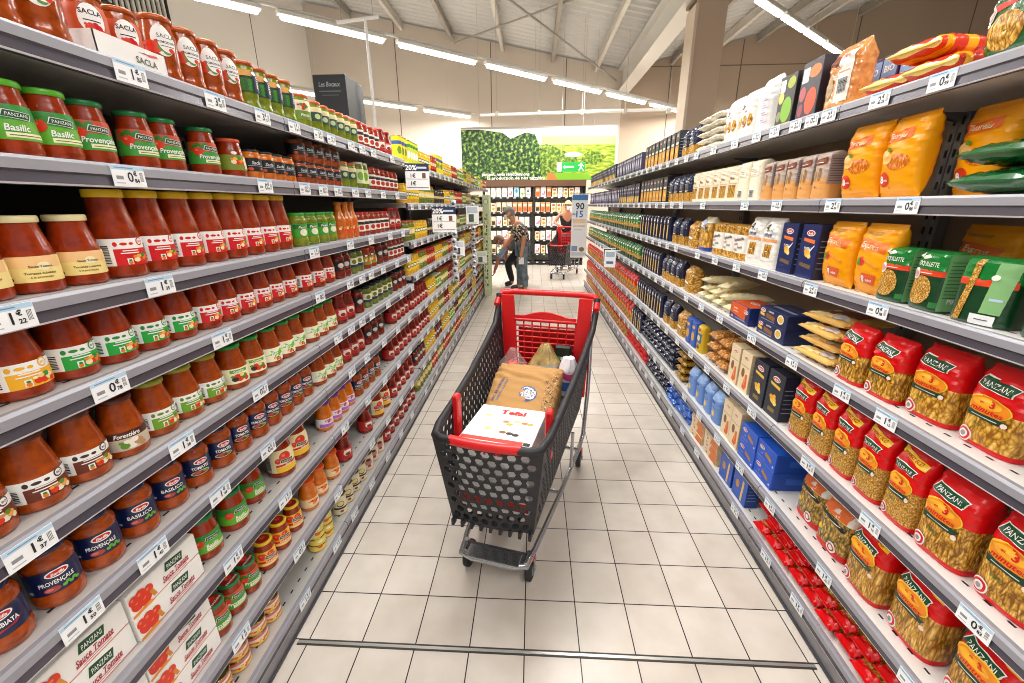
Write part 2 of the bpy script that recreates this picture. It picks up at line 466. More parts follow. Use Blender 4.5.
def bar_logo(x, y, w):
    return [('ell', x, y, w * .5, w * .23, WHITE), ('ell', x, y, w * .42, w * .165, RED), T('Barilla', x, y - w * .01, w * .16, WHITE, shear=.25, bold=.03)]
def bar_lab(word, extra):
    return ([('rect', -105, 33, 74, 86, NAVY)] + bar_logo(-16, 74, 36) + [T(word, -20, 57, 9, WHITE, bold=.02, w=min(52, 6.2 * len(word)))] + extra
            + [('rect', -72, 38, -60, 80, P('#2a3566')), ('rect', -66, 40, -58, 46, P('#bfc7dc')), ('rect', 24, 40, 34, 80, P('#3a4676'))])
chili = [('star', [(-44, 42), (-30, 38), (0, 46), (12, 56), (0, 50), (-30, 45)], P('#c22030')), ('ell', -40, 42, 9, 5, P('#a04a44'))]
herb = [('ell', -30, 42, 12, 6, P('#b0463c')), ('ell', -34, 43, 6, 3, P('#d77a6a'))] + [('ell', -12 + 5 * i, 42 + (i % 2) * 4, 4, 3.4, P('#6fae3a')) for i in range(5)]
bowl = [('ell', -22, 42, 24, 7, P('#d9c98a')), ('ell', -22, 42, 21, 5, P('#7a2a16')), ('ell', -30, 44, 9, 5, P('#b0463c')), ('ell', -10, 44, 6, 3, P('#6fae3a'))]
for k, w_, e_, lk in (('b_arr', 'ARRABBIATA', chili, 'navy-label chilli sauce jar'), ('b_pro', 'PROVENÇALE', herb, 'navy-label provence sauce jar'),
                      ('b_bas', 'BASILICO', herb, 'navy-label basil sauce jar'), ('b_tom', 'TOMATES', bowl, 'navy-label tomato sauce jar')):
    jar(k, lk, 'bulge', .0385, .126, S_BRN, P('#16204c', .25), bar_lab(w_, e_), .83)
jar('b_far', 'navy-banded tomato sauce jar', 'bulge', .0385, .13, S_BRN, P('#16204c', .25), bar_lab('POMODORO', bowl), .83)
blk = [('rect', -85, 22, 60, 62, P('#15181c')), T('Sacla', -16, 48, 10, P('#cfd3d6'), shear=.3), ('rect', -40, 38, 8, 39.2, P('#b9b9b9')), ('ell', -34, 29, 8, 5, P('#d0502a')), ('ell', 0, 30, 5, 3, P('#a86b2a'))]
jar('black_small', 'small black-label orange sauce jar', 'cyl', .0325, .088, S_ORG, P('#1b1b1b', .3), blk, .9)
jar('black_wide', 'small black-banded sauce jar', 'cyl', .034, .080, S_BRN, P('#2b2b2b', .3), blk, .9)
jar('orange_lid', 'orange-lidded vegetable sauce jar', 'cone', .038, .108, S_RED, P('#d8562c', .35), [('rect', -90, 20, 60, 62, P('#7f8f2a'))] + veg(-20, 44, 1.1, V_TOM) + [('rect', 0, 24, 40, 58, P('#f1e8c4')), ('ell', -26, 68, 9, 5, WHITE)], .84)
jar('tall_tom', 'tall copper-lidded red pesto jar', 'facet', .037, .142, S_BRN, P('#a8501e', .3, .3), [('ell', -22, 88, 24, 34, WHITE)] + veg(-40, 70, 1.4, [TOMATO, P('#5c8f2a'), TOMATO, P('#c9461f')]) + [('ell', -14, 86, 19, 24, WHITE), T('SACLA', -14, 97, 9, BLACK, bold=.0), T('POMODORO', -14, 84, 5, BLACK), ('rect', -28, 75, 0, 76.4, BLACK), ('ell', -8, 68, 6, 5, TOMATO)], .93)
jar('tray_tom', 'copper-lidded red jar in white tray', 'facet', .036, .122, S_BRN, P('#a8501e', .3, .3), [('rect', -90, 40, 60, 96, P('#c24a1a')), ('ell', -18, 70, 22, 28, WHITE), T('SACLA', -18, 82, 9, BLACK), ('rect', -32, 66, -4, 68, BLACK)] + veg(-18, 54, .8, [TOMATO, RED]), .93)
jar('tall_pes', 'tall copper-lidded green pesto jar', 'facet', .0345, .138, S_GRN, P('#a8501e', .3, .3), [('rect', -85, 96, 60, 114, P('#e0a24a')), ('rect', -85, 50, 60, 96, P('#22402a'))] + [('ell', -40 + 11 * (i % 4), 60 + 11 * (i // 4), 9, 7, P(('#3f8a2c', '#24602a')[i % 2])) for i in range(12)] + [('rect', -12, 54, 20, 112, P('#1c2440')), T('PESTO', 4, 82, 9, WHITE, rot=90), ('ell', -4, 105, 9, 6, WHITE)], .9)
jar('wide_pes', 'wide orange-lidded green pesto jar', 'cyl', .042, .12, S_GRN, P('#d8632c', .3), [('rect', -100, 30, 74, 96, P('#f0ead0')), ('rect', -100, 30, 74, 60, P('#6f8f2a'))] + veg(-30, 72, 1.2, [TOMATO, P('#5c8f2a'), P('#f1e4c8')]) + [T('Pesto', -24, 46, 11, WHITE, shear=.3)], .93)
jar('slim_pes', 'slim orange-lidded green jar', 'cyl', .033, .115, S_GRN, P('#d8632c', .3), [('rect', -85, 40, 60, 92, P('#1f4a3a')), ('rect', -85, 74, 60, 92, P('#e7d9a8')), ('ell', -20, 58, 12, 10, P('#c9d7a0'))], .93)
jar('pesto_grn', 'green-lidded green pesto jar', 'bulge', .037, .125, S_GRN, P('#35a32c', .3), [('rect', -90, 34, 70, 84, P('#3fa52f'))] + [('ell', -46 + 12 * (i % 4), 70 + 6 * (i // 4), 8, 6, P('#1d6e26')) for i in range(6)] + [('ell', -14, 52, 16, 13, P('#f2edd0')), T('Pesto', -18, 72, 10, WHITE, shear=.3)], .86)
jar('bottle_or', 'slender orange sauce bottle', 'bottle', .03, .168, S_ORG, P('#c07a2c', .3), [('rect', -80, 20, 60, 72, P('#d6591f'))] + veg(-20, 48, 1.0, V_TOM), .56, name='sauce_bottle', cat='bottle', lidh=.014)
jar('red_white', 'red-lidded red-and-white sauce jar', 'cyl', .036, .118, S_RED, P('#b8231a', .3), [('rect', -90, 22, 70, 80, P('#efe6dc')), ('rect', -90, 56, 70, 70, P('#2a2024')), ('ell', -20, 40, 14, 12, P('#b7321d'))], .9)
jar('meat', 'red-labelled meat sauce jar', 'carafe', .041, .138, S_BOL, P('#a8201a', .3), [('rect', -105, 18, 74, 74, P('#b81f1a')), ('ell', -22, 50, 22, 16, P('#e8e0d2')), ('ell', -22, 44, 14, 9, P('#8c2a16')), T('Bolognese', -22, 64, 7, WHITE, shear=.2)], .8)
jar('blk_red', 'black-capped dark sauce jar', 'bulge', .0345, .122, S_BOL, P('#191919', .3), [('rect', -90, 34, 70, 80, P('#1a1a20')), ('ell', -20, 60, 16, 11, P('#d8d2c4')), ('ell', -20, 44, 10, 5, P('#b3351c'))], .86)
jar('olive_jar', 'black-lidded olive jar', 'cyl', .036, .115, S_OLV, P('#1d1f28', .3), [('rect', -90, 30, 70, 76, P('#e5dfc0')), ('rect', -90, 30, 70, 44, P('#26304e')), ('ell', -22, 58, 13, 11, P('#6d7a22'))], .93)
jar('purple', 'purple-lidded orange sauce jar', 'carafe', .037, .135, S_ORG, P('#7d2a94', .3), [('rect', -100, 16, 70, 58, P('#efe6ee')), ('quad', [(-60, 18), (10, 18), (10, 30), (-60, 36)], P('#b06ab8'))] + veg(-20, 44, .9, [P('#9d3f8f'), ORANGE, P('#e9c9de')]), .95)
jar('orange_cap', 'orange-lidded carrot sauce jar', 'carafe', .037, .132, S_ORG, P('#ea5a16', .3), [('rect', -100, 16, 70, 56, P('#f2d2a4'))] + veg(-20, 36, 1.2, [ORANGE, TOMATO, P('#f6e2b4')]), .9)
jar('yellow_jar', 'yellow condiment jar', 'cyl', .036, .13, S_YEL, P('#d9b51c', .3), [('rect', -90, 30, 70, 90, P('#f1c81c')), ('ell', -20, 62, 18, 14, P('#2c6a34')), ('ell', -20, 62, 12, 8, WHITE)], .9, name='condiment_jar')
jar('amber_jar', 'amber pickle jar', 'cyl', .04, .14, S_OLV, P('#c2521c', .3), [('rect', -100, 34, 74, 92, P('#e7c23a')), ('ell', -22, 64, 20, 16, P('#e9e2b8')), ('rect', -70, 36, 30, 44, P('#3b6b2a'))], .93, name='condiment_jar')
jar('red_jar', 'red ketchup-coloured jar', 'cyl', .035, .135, S_RED, P('#c81f1a', .3), [('rect', -90, 28, 70, 96, P('#c8231c')), ('ell', -20, 66, 18, 14, P('#f2d9a0'))], .9, name='condiment_jar')
jar('dark_jar', 'dark condiment jar', 'cyl', .035, .12, S_DRK, P('#1c1c1c', .3), [('rect', -90, 30, 70, 86, P('#2a2320')), ('rect', -90, 44, 70, 64, P('#d8c38a'))], .9, name='condiment_jar')
jar('green_jar', 'pale green-label jar', 'cyl', .036, .13, S_OLV, P('#e4e6c8', .3), [('rect', -90, 26, 70, 96, P('#dfe6b0')), ('ell', -22, 62, 17, 20, P('#7ba83a'))], .9, name='condiment_jar')

def can(key, look, R, H, wrap, items, name='food_can'):
    metal = P('#b9a66a', .25, 1.)
    pr = [(R * .97, 0), (R, .002), (R, .004), (R * .97, .006), (R * .97, H - .006), (R, H - .004), (R, H - .001), (R * .97, H)]
    c = MB().lathe(pr[:3], 24, metal, cap1=False).lathe(pr[2:6], 24, wrap, cap0=False, cap1=False).lathe(pr[5:], 24, metal, cap0=False, cap1=False)
    l = MB().lathe([(R * .97, H - .0002), (R * .9, H - .0006), (R * .88, H - .004)], 24, metal, cap0=False)
    l.lathe([(R * .7, H - .0038), (R * .66, H - .003), (R * .62, H - .0038)], 24, metal, cap0=False, cap1=False)
    lab = MB(); art(lab, items, lathe_surf([(R * .97, 0), (R * .97, H)]), .0005, .0003, .006)
    define(key, name, 'can', look, [('can', c, None), ('lid', l, 'brass-coloured can lid'), ('label', lab, None)], 2 * R, H, 2 * R)
can('pink_can', 'low pink-and-yellow food can', .037, .047, P('#d98a86', .4), [('rect', -90, 7, 70, 40, P('#d9716b')), ('rect', -90, 7, 70, 16, P('#f0c63a')), ('quad', [(-70, 20), (20, 26), (20, 36), (-70, 30)], P('#f2e3d0'))] + veg(-24, 18, .7, [YELLOW, P('#f6e2b4'), TOMATO]))
can('yellow_can', 'yellow black-ringed food can', .037, .066, P('#e9cf62', .4), [('rect', -90, 8, 70, 58, P('#ecd25e')), ('quad', [(-80, 34), (30, 18), (30, 22), (-80, 40)], BLACK), ('ell', -24, 24, 12, 8, P('#d6651f')), ('ell', -20, 48, 10, 6, P('#f6efc8'))])
can('cream_can', 'cream-and-black tall food can', .036, .105, P('#e6d8ac', .4), [('rect', -90, 8, 70, 96, P('#e8dcb8')), ('ell', -28, 60, 18, 16, BLACK), ('ell', -28, 62, 15, 12, P('#e8d58c')), ('quad', [(-60, 34), (10, 30), (10, 38), (-60, 44)], BLACK), ('ell', -26, 20, 9, 7, P('#9a4a1e'))])
can('pink_tall', 'cream-and-pink tall food can', .036, .10, P('#e7cdb6', .4), [('rect', -90, 8, 70, 92, P('#ead6c0')), ('ell', -28, 50, 20, 18, P('#c77f78')), ('ell', -28, 66, 14, 8, P('#4a2a22')), ('ell', -26, 28, 10, 8, P('#a2453c'))])
can('yellow_tin', 'tall bright-yellow tin', .034, .165, P('#e8d01e', .3), [('rect', -90, 10, 60, 156, P('#ecd51c')), ('rect', -90, 110, 60, 132, P('#3c5a9a')), ('ell', -24, 74, 16, 24, P('#6a8f2a'))], name='oil_tin')
can('green_tin', 'tall lime-yellow tin', .034, .165, P('#bcd035', .3), [('rect', -90, 10, 60, 156, P('#cfd92e')), ('ell', -24, 70, 18, 26, WHITE), ('rect', -90, 120, 60, 140, P('#3f8f35'))], name='oil_tin')

# ---- cartons
def box(key, look, W, D, H, mat, front, side=None, top=None, name='pasta_box', cat='box', sidemat=None):
    b = MB().box((-W/2, -D/2, 0), (W/2, D/2, H), mat, .0015)
    art(b, front, flat_surf(-D/2), .0004, .0003, 9)
    if side:
        art(b, side, side_surf_n(-W/2), .0004, .0003, 9)
        art(b, [(x if x[0] != 'text' else x) for x in side], side_surf(W/2), .0004, .0003, 9)
    if top: art(b, top, top_surf(H), .0004, .0003, 9)
    define(key, name, cat, look, [('carton', b, None)], W, H, D)

def tombox():
    W, H = 300, 64
    k = .64
    f = [('rect', -149, 1, 149, H - 1, P('#f3f1ec')), ('rect', -149, 2, 149, 4, P('#c8303a'))]
    for x, y, r in ((-120, 28, 20), (-92, 24, 19), (-106, 42, 17), (-76, 38, 15), (-134, 44, 13)): f += tomato(x, y, r)
    f += [('quad', [(-149, 1), (-60, 1), (-80, 10), (-149, 8)], P('#e8902a')), ('quad', [(-64, 10), (-50, 10), (-62, 34), (-76, 30)], P('#d88a2a'))]
    f += panz_logo(40, 46, 84) + [T('Sauce Tomate', 40, 24, 15, P('#a8192a'), shear=.3, w=120), ('rect', -20, 14, 100, 16, P('#c8303a')), ('rect', 0, 8, 90, 9.5, P('#c8303a'))]
    side = [('rect', -60, 0, 60, H, P('#e8e6e0')), ('quad', [(-60, 0), (-10, 0), (-60, 40), (-60, 40)], P('#7ab52e'))]
    def sq(it):
        if it[0] == 'rect': return ('rect', it[1]*k, it[2], it[3]*k, it[4], it[5])
        if it[0] == 'quad': return ('quad', [(a*k, b_) for a, b_ in it[1]], it[2])
        if it[0] == 'star': return ('star', [(a*k, b_) for a, b_ in it[1]], it[2])
        if it[0] == 'ell': return ('ell', it[1]*k, it[2], it[3]*.8, it[4], it[5])
        o_ = dict(it[6]); o_['w'] = o_.get('w', 60)*k; return it[:2] + (it[2]*k,) + it[3:6] + (o_,)
    box('tom_box', 'white tomato-print sauce multipack', .192, .16, .066, P('#efede8', .45), [sq(i) for i in f], side, name='sauce_multipack')
tombox()

def bbox(key, look, W, D, H, c, c2, tilec, extra, word=None):
    f = [('rect', -W*500+1, 1, W*500-1, H*1000-1, c)] + bar_logo(0, H*1000*.84, W*1000*.46)
    f += [('quad', [(-W*320, H*690), (W*300, H*650), (W*300, H*720), (-W*320, H*750)], c2)] if c2 else []
    f += extra
    if word: f.append(T(word, 0, H*560, H*50, WHITE))
    side = [('rect', -D*480, 2, D*480, H*1000-2, tilec)] + [('rect', -D*380, H*1000*(.2+.1*i), D*(360-100*(i % 3)), H*1000*(.2+.1*i)+3, P('#9aa3bd')) for i in range(6)]
    box(key, look, W, D, H, c, f, side)
shell = lambda x, y, k: [('ell', x, y, 13*k, 10*k, P('#f2c34a')), ('ell', x-9*k, y+6*k, 8*k, 6*k, P('#e8a92c')), ('ell', x+9*k, y-7*k, 8*k, 6*k, P('#f6d777')), ('ell', x+4*k, y+10*k, 6*k, 6*k, P('#f0b93a'))]
bbox('navy_box', 'navy oval-logo pasta box', .105, .07, .20, P('#12225c', .35), P('#e8742a'), P('#2a2f45'), shell(2, 92, 1.3) + [('quad', [(-34, 44), (34, 36), (34, 52), (-34, 58)], P('#6b5a3a')), ('quad', [(10, 104), (34, 126), (36, 123), (14, 98)], WHITE)], 'FUSILLI')
bbox('black_box', 'black-navy shell pasta box', .115, .06, .205, P('#161c30', .35), P('#e8c23a'), P('#22283c'), shell(0, 78, 1.7) + [('rect', -26, 22, 22, 40, P('#8a7436'))])
bbox('gold_box', 'black-and-gold pasta box', .085, .06, .19, P('#1c1f2a', .35), None, P('#23262f'), [('rect', -40, 8, 40, 92, P('#d8962c'))] + shell(0, 60, 1.4) + [('rect', -30, 100, 30, 116, P('#e8e2d0'))])
bbox('beige_box', 'cream lasagne-picture pasta box', .095, .06, .20, P('#efd9b2', .45), None, P('#e2c89a'), [('ell', -12, 92, 15, 24, P('#8a5a34')), ('star', [(-4, 20), (12, 90), (30, 96), (36, 30), (20, 12)], P('#e8641e')), ('ell', 14, 60, 5, 26, P('#f2a05c')), ('rect', -40, 126, 40, 130, P('#b9a27a'))])
bbox('blue_stand', 'blue spaghetti-picture pasta box', .13, .06, .185, P('#1f57c0', .35), None, P('#184aa6'), [('ell', -22, 80, 16, 22, P('#c98a3a')), ('quad', [(14, 10), (30, 10), (36, 120), (20, 124)], P('#e8c26a'))])
box('blue_brick', 'blue window-front pasta brick', .145, .26, .088, P('#1f57c8', .35),
    [('rect', -72, 1, 72, 87, P('#1f57c8'))] + bar_logo(-38, 62, 40) + [('quad', [(-6, 40), (44, 26), (44, 42), (-6, 58)], P('#b9832c')), T('n.5', -30, 36, 8, P('#e8b23a')), ('ell', 58, 20, 5, 5, P('#dfe8f6')), ('rect', -60, 14, 0, 16, P('#8fb0ea'))],
    [('rect', -120, 4, 120, 84, P('#1a4cb4')), ('rect', -70, 30, 70, 60, P('#2f66cf'))], [('rect', -60, -110, 60, 110, P('#2460cc'))])
box('cream_brick', 'cream-and-orange lasagne carton', .18, .12, .045, P('#e9cfa2', .45), [('rect', -88, 2, -10, 43, P('#f0dcb6')), ('quad', [(-6, 2), (88, 2), (88, 43), (14, 43)], P('#e07a3a'))] + bar_logo(-50, 30, 34) + [('ell', -40, 14, 10, 6, P('#8a5a34'))], None, [('rect', -86, -58, 86, 58, P('#f0dcb6'))] + bar_logo(-40, 0, 50) + [('ell', 30, 0, 34, 26, P('#8a5434'))])
box('orange_tray', 'navy-and-orange lasagne box', .20, .14, .088, P('#1a2a66', .4), [('quad', [(-95, 30), (60, 16), (74, 86), (-95, 86)], P('#d8561e'))] + bar_logo(66, 60, 44) + bar_logo(-70, 14, 26) + [('rect', -60, 56, -20, 62, P('#f4c9a4')), T('LASAGNE', -40, 44, 8, P('#f4d9b4')), ('rect', -40, 12, 70, 15, P('#9fb0dd'))], None, [('rect', -95, -66, 95, 66, P('#d8561e'))] + bar_logo(0, 0, 70))
box('navy_tray', 'navy lasagne box with plate picture', .22, .14, .062, P('#12224f', .4), bar_logo(-80, 46, 40) + [('ell', 62, 36, 24, 20, P('#e8e2cf')), ('ell', 62, 36, 18, 14, P('#e0b04a')), ('quad', [(-50, 20), (20, 14), (20, 34), (-50, 40)], P('#8a5a2c')), T('LASAGNE', -14, 50, 7, WHITE), ('rect', -90, 8, 20, 11, P('#8c97b8')), ('quad', [(-100, 24), (-64, 20), (-64, 32), (-100, 36)], P('#e8c23a'))], None, [('rect', -105, -66, 105, 66, P('#1a2a58')), ('rect', -80, -30, 80, -10, P('#8a90a8')), ('rect', -80, 6, 60, 24, P('#3c4668'))])
box('purple_box', 'purple-and-lime grain box', .07, .06, .16, P('#4a2a58', .4), [('rect', -32, 92, 32, 150, P('#8aa0c8')), ('rect', -32, 60, 20, 84, P('#a8c83a')), T('BIO', 0, 120, 20, WHITE)])
box('seed_green', 'black carton of green lentil pictures', .115, .06, .19, P('#2b2626', .4), [('ell', 12, 60, 36, 48, P('#7fb52a')), ('ell', 24, 158, 26, 22, P('#a8b53a')), ('ell', -34, 110, 20, 22, P('#d8c86a')), ('rect', -50, 130, -14, 176, P('#e4e6e2')), ('rect', -56, 2, 56, 10, P('#e8c23a')), ('ell', -36, 40, 16, 20, P('#8c8f6a'))], name='grain_box')
box('seed_red', 'black carton of red bean pictures', .125, .06, .20, P('#2b2430', .4), [('ell', 20, 60, 34, 46, P('#d8502a')), ('ell', 20, 160, 36, 22, P('#e07a3a')), ('ell', -38, 92, 20, 26, P('#b5525e')), ('rect', -54, 130, -14, 180, P('#e4e6f0')), ('rect', -60, 2, 60, 10, RED), ('ell', -36, 36, 16, 22, P('#a03a4a'))], name='grain_box')
box('navy_carton', 'dark-navy gold-footed pasta carton', .08, .06, .18, P('#171d38', .4), [('rect', -38, 4, 38, 66, P('#c99a3a')), ('ell', 0, 34, 22, 20, P('#e9c76a')), ('ell', 0, 140, 20, 10, P('#d8d4de')), ('rect', -26, 96, 26, 112, P('#8f8fb0'))])
box('plum_carton', 'violet-grey pasta carton', .07, .06, .17, P('#35324f', .4), [('rect', -33, 30, 33, 120, P('#8a86a2')), ('ell', 0, 80, 22, 26, P('#d8d2dc')), ('rect', -28, 130, 28, 150, P('#c9c3d8'))])
# ---- bags
def bag_fn(W, D, H, kind, seed=0, pinch=.0, amp=1.):
    r = random.Random(seed); ph = [r.uniform(0, 6.28) for _ in range(6)]
    def half(z):                                   # half depth at height z
        t = z / H
        if kind == 'stand':
            if t < .06: return D/2 * (.86 + .14 * sqrt(t / .06))
            if t < .74: return D/2
            u = (t - .74) / .26
            return D/2 * (1 - u ** 1.5) + .004 * u
        if kind == 'brick':
            if t < .05: return D/2 * (.88 + .12 * t / .05)
            if t < .90: return D/2
            return D/2 * sqrt(max(.02, 1 - ((t - .9) / .1) ** 2 * .9))
        # pillow
        e = .035
        if t < e or t > 1 - e: return .0025
        u = (t - e) / (1 - 2 * e)
        return .0025 + D/2 * (sin(pi * u) ** .4)
    def wid(z):
        t = z / H
        if kind == 'stand': return W/2 * (1 - .05 * max(0, t - .6) / .4 - pinch * max(0, (t - .75) / .25) ** 2)
        if kind == 'brick': return W/2 * (1 - .06 * max(0, (t - .9) / .1))
        return W/2 * (1 - .05 * sin(pi * t))
    n = 2.8 if kind == 'pillow' else 3.6
    def wr(s, z):
        a = (.0016 if kind != 'brick' else .0007) * amp
        return a * (sin(38 * z / H * 1.3 + 60 * s + ph[0]) + .8 * sin(90 * s + ph[1] + 21 * z / H) + .6 * sin(55 * (z / H) + ph[2] - 140 * s)) * (.4 + .9 * (z / H > .6))
    def yfront(s, z):
        a, b = wid(z), half(z)
        q = min(.985, abs(s) / a)
        return -b * (1 - q ** n) ** (1 / n) - wr(s, z) * min(1, b / .01)
    def surf(s, t, o): return (s, yfront(s, t) - o, t)
    return half, wid, n, wr, surf

def bag_mesh(W, D, H, kind, zmats, seed=0, nz=26, seg=28, pinch=0., amp=1.):
    half, wid, n, wr, surf = bag_fn(W, D, H, kind, seed, pinch, amp)
    mb = MB(); rows = []
    zs = sorted(set([H * i / nz for i in range(nz + 1)] + [z for z, _ in zmats]))
    for z in zs:
        a, b = wid(z), half(z); row = []
        for k in range(seg):
            an = 2 * pi * (k + .5) / seg - pi / 2
            c, s_ = cos(an), sin(an)
            x = a * (1 if c > 0 else -1) * abs(c) ** (2 / n); y = b * (1 if s_ > 0 else -1) * abs(s_) ** (2 / n)
            d = wr(x, z) * min(1, b / .01)
            row.append((x, y + (-d if y < 0 else d), z))
        rows.append(row)
    for i in range(len(zs) - 1):
        zc = (zs[i] + zs[i+1]) / 2
        m = zmats[0][1]
        for z, mm in zmats:
            if zc >= z: m = mm
        mb.add(rows[i] + rows[i+1], [(k, (k+1) % seg, seg + (k+1) % seg, seg + k) for k in range(seg)], m, True)
    mb.add(rows[0], [tuple(range(seg))[::-1]], zmats[0][1]); mb.add(rows[-1], [tuple(range(seg))], zmats[-1][1])
    return mb, surf

def rotx(mb, M):
    mb.v = [tuple(M @ Vector(p)) for p in mb.v]; return mb

def bag(key, look, W, D, H, kind, zmats, items, name='pasta_bag', seed=0, step=.007, pinch=0., extra=None):
    b, surf = bag_mesh(W, D, H, kind, zmats, seed, pinch=pinch)
    lab = MB(); art(lab, items, surf, .0012, .0009, step)
    parts = [('bag', b, None)]
    if lab.v: parts.append(('label', lab, None))
    if extra: parts += extra
    define(key, name, 'bag', look, parts, W, H, D)
    return surf

FILM_RED = P('#d60f14', .3, 0, 0, .35); FILM_YEL = P('#f4a208', .32, 0, 0, .35); FILM_GRN = P('#0c5a26', .22, 0, .5); FILM_WHT = P('#eeeae2', .35, 0, .2)
FILM_CLR = P('#e9e2d4', .2, 0, .5); FILM_NVY = P('#1a2140', .25, 0, .4)
PS_BOW = pasta('bow', '#8c5814', '#dca63c', '#f8dd90', 75); PS_FIN = pasta('fine', '#96641a', '#d8a444', '#f6dc90', 190, (1, 1, .7))
PS_TUB = pasta('tube', '#7d4e12', '#d6a038', '#f8da84', 110, (1, 1, .35), (0, .7, .4)); PS_SPA = pasta('long', '#8a5c14', '#c4902c', '#e8c060', 120, (1, .06, 1), (0, 0, 0))
PS_TRI = pasta('mixed', '#4e4a1a', '#c2933a', '#e9d487', 70)

def three(W, H, word2=None, stripe=False, top=.80, win=.52):
    w = W * 1000; h = H * 1000; o = []
    if stripe:
        o += [('quad', [(-w*.46, h*.90), (w*.40, h*.83), (w*.40, h*.90), (-w*.46, h*.97)], P('#f4c418', .35)), T('FORMAT ECO', -w*.03, h*.90, h*.036, P('#b5121a'), w=w*.62, rot=-5)]
    y = h * top if not stripe else h * .755
    o += panz_logo(-w*.06, y, w*.66)
    ye = h * (win + .02)
    o += [('ell', -w*.06, ye, w*.39, h*.125, P('#f6cf3a')), ('ell', -w*.05, ye, w*.36, h*.112, P('#f08f1a')), ('ell', -w*.08, ye + h*.03, w*.26, h*.06, P('#f6b02a')),
          T('3', w*.02, ye + h*.045, h*.085, RED, bold=.04), T('en', -w*.16, ye + h*.04, h*.03, RED), T('minutes', -w*.04, ye - h*.045, h*.062, RED, shear=.2, w=w*.56),
          ('quad', [(-w*.36, ye - h*.165), (w*.26, ye - h*.165), (w*.33, ye - h*.10), (-w*.40, ye - h*.10)], P('#163a2a')), ('rect', -w*.28, ye - h*.14, w*.18, ye - h*.13, P('#c9d2c6')),
          ('ell', -w*.30, h*.115, w*.15, w*.15, WHITE), ('ell', -w*.30, h*.115, w*.125, w*.125, RED), ('ell', -w*.30, h*.115, w*.085, w*.085, P('#e9e6e0')), ('ell', -w*.30, h*.115, w*.05, w*.05, P('#8c8c90')),
          T('Torti', -w*.12, h*.30, h*.035, P('#3a7a35'), shear=.3), ('ell', w*.28, h*.40, w*.05, h*.03, P('#f3d8c8'))]
    return o
def pz(key, look, W, D, H, win, ps, stripe=False, seed=1):
    zm = [(0, FILM_RED), (H*.07, ps), (H*win, FILM_RED)]
    bag(key, look, W, D, H, 'stand', zm, three(W, H, stripe=stripe, win=win), seed=seed)
pz('pz_bow', 'red three-minute bow-tie pasta bag', .130, .085, .20, .52, PS_BOW, seed=2)
pz('pz_tube', 'red three-minute twisted pasta bag', .118, .075, .19, .52, PS_TUB, seed=3)
pz('pz_fine', 'red yellow-striped fine noodle bag', .108, .075, .235, .52, PS_FIN, True, 4)
pz('pz_penne', 'large red three-minute penne bag', .130, .09, .235, .56, PS_TUB, seed=5)
pz('pz_eco', 'red economy-stripe fine pasta bag', .142, .095, .238, .60, pasta('stick', '#8a5816', '#d8a440', '#f8dc90', 120, (1, .6, .16), (.3, .5, .6)), True, 6)
pz('pz_far', 'small red pasta bag', .105, .07, .19, .5, PS_TUB, seed=7)
bag('mix_bow', 'clear orange-script vegetable pasta bag', .14, .085, .20, 'stand', [(0, FILM_RED), (.028, PS_TRI), (.15, FILM_CLR)],
    [('rect', -58, 152, 50, 188, P('#d8641e')), T('Mix', -6, 166, 22, P('#e8641e'), shear=.2), ('quad', [(-60, 128), (50, 116), (54, 132), (-54, 146)], P('#1d2a24')), ('rect', -40, 128, 34, 130, WHITE), ('ell', -46, 70, 10, 12, YELLOW), ('ell', -42, 60, 6, 6, P('#3b7ac2')),
     ('ell', 20, 34, 20, 20, P('#f0e6e2')), ('ell', 20, 34, 14, 14, P('#b5323a')), ('ell', 20, 34, 9, 9, P('#f0e6e2'))], seed=8)
bag('yellow8', 'yellow eight-minute rice bag', .155, .075, .222, 'pillow', [(0, FILM_YEL)],
    [('quad', [(-62, 150), (40, 158), (40, 186), (-62, 178)], P('#ea6a1e')), T('Taureau', -10, 168, 15, P('#f9dfb4'), shear=.25), ('ell', 14, 96, 40, 22, pasta('rice8', '#b5560e', '#e8861c', '#f6c064', 90)), ('ell', -30, 108, 22, 16, P('#f0b45a')), ('ell', -40, 120, 18, 14, P('#e8b86a')), ('ell', -26, 132, 10, 6, P('#5f9a2a')), ('ell', -34, 50, 23, 22, P('#d3361a')), T('8', -41, 50, 20, WHITE, bold=.04), T('mins', -22, 48, 7, WHITE), ('ell', -10, 26, 5, 4, P('#c98a1e'))], name='rice_bag', seed=9)
bag('yellow8b', 'yellow script-label rice bag', .16, .07, .215, 'pillow', [(0, FILM_YEL)],
    [('quad', [(-64, 140), (56, 128), (60, 158), (-56, 172)], P('#f0762a')), T('Express', -4, 150, 18, P('#fbe4c0'), shear=.3, rot=-6), ('ell', -24, 100, 12, 15, P('#d8362a')), ('ell', -38, 98, 9, 12, P('#4a8f2a')), ('quad', [(-14, 104), (50, 84), (50, 92), (-14, 112)], P('#e8912a')), ('quad', [(-24, 36), (36, 30), (46, 62), (-14, 66)], P('#e05a2a')), T('8', -8, 48, 20, WHITE, bold=.03), T('mins', 18, 46, 9, WHITE), ('ell', -50, 30, 6, 5, P('#c8701e')), ('quad', [(-60, 186), (20, 182), (20, 190), (-60, 194)], P('#c98a1e'))], name='rice_bag', seed=10)
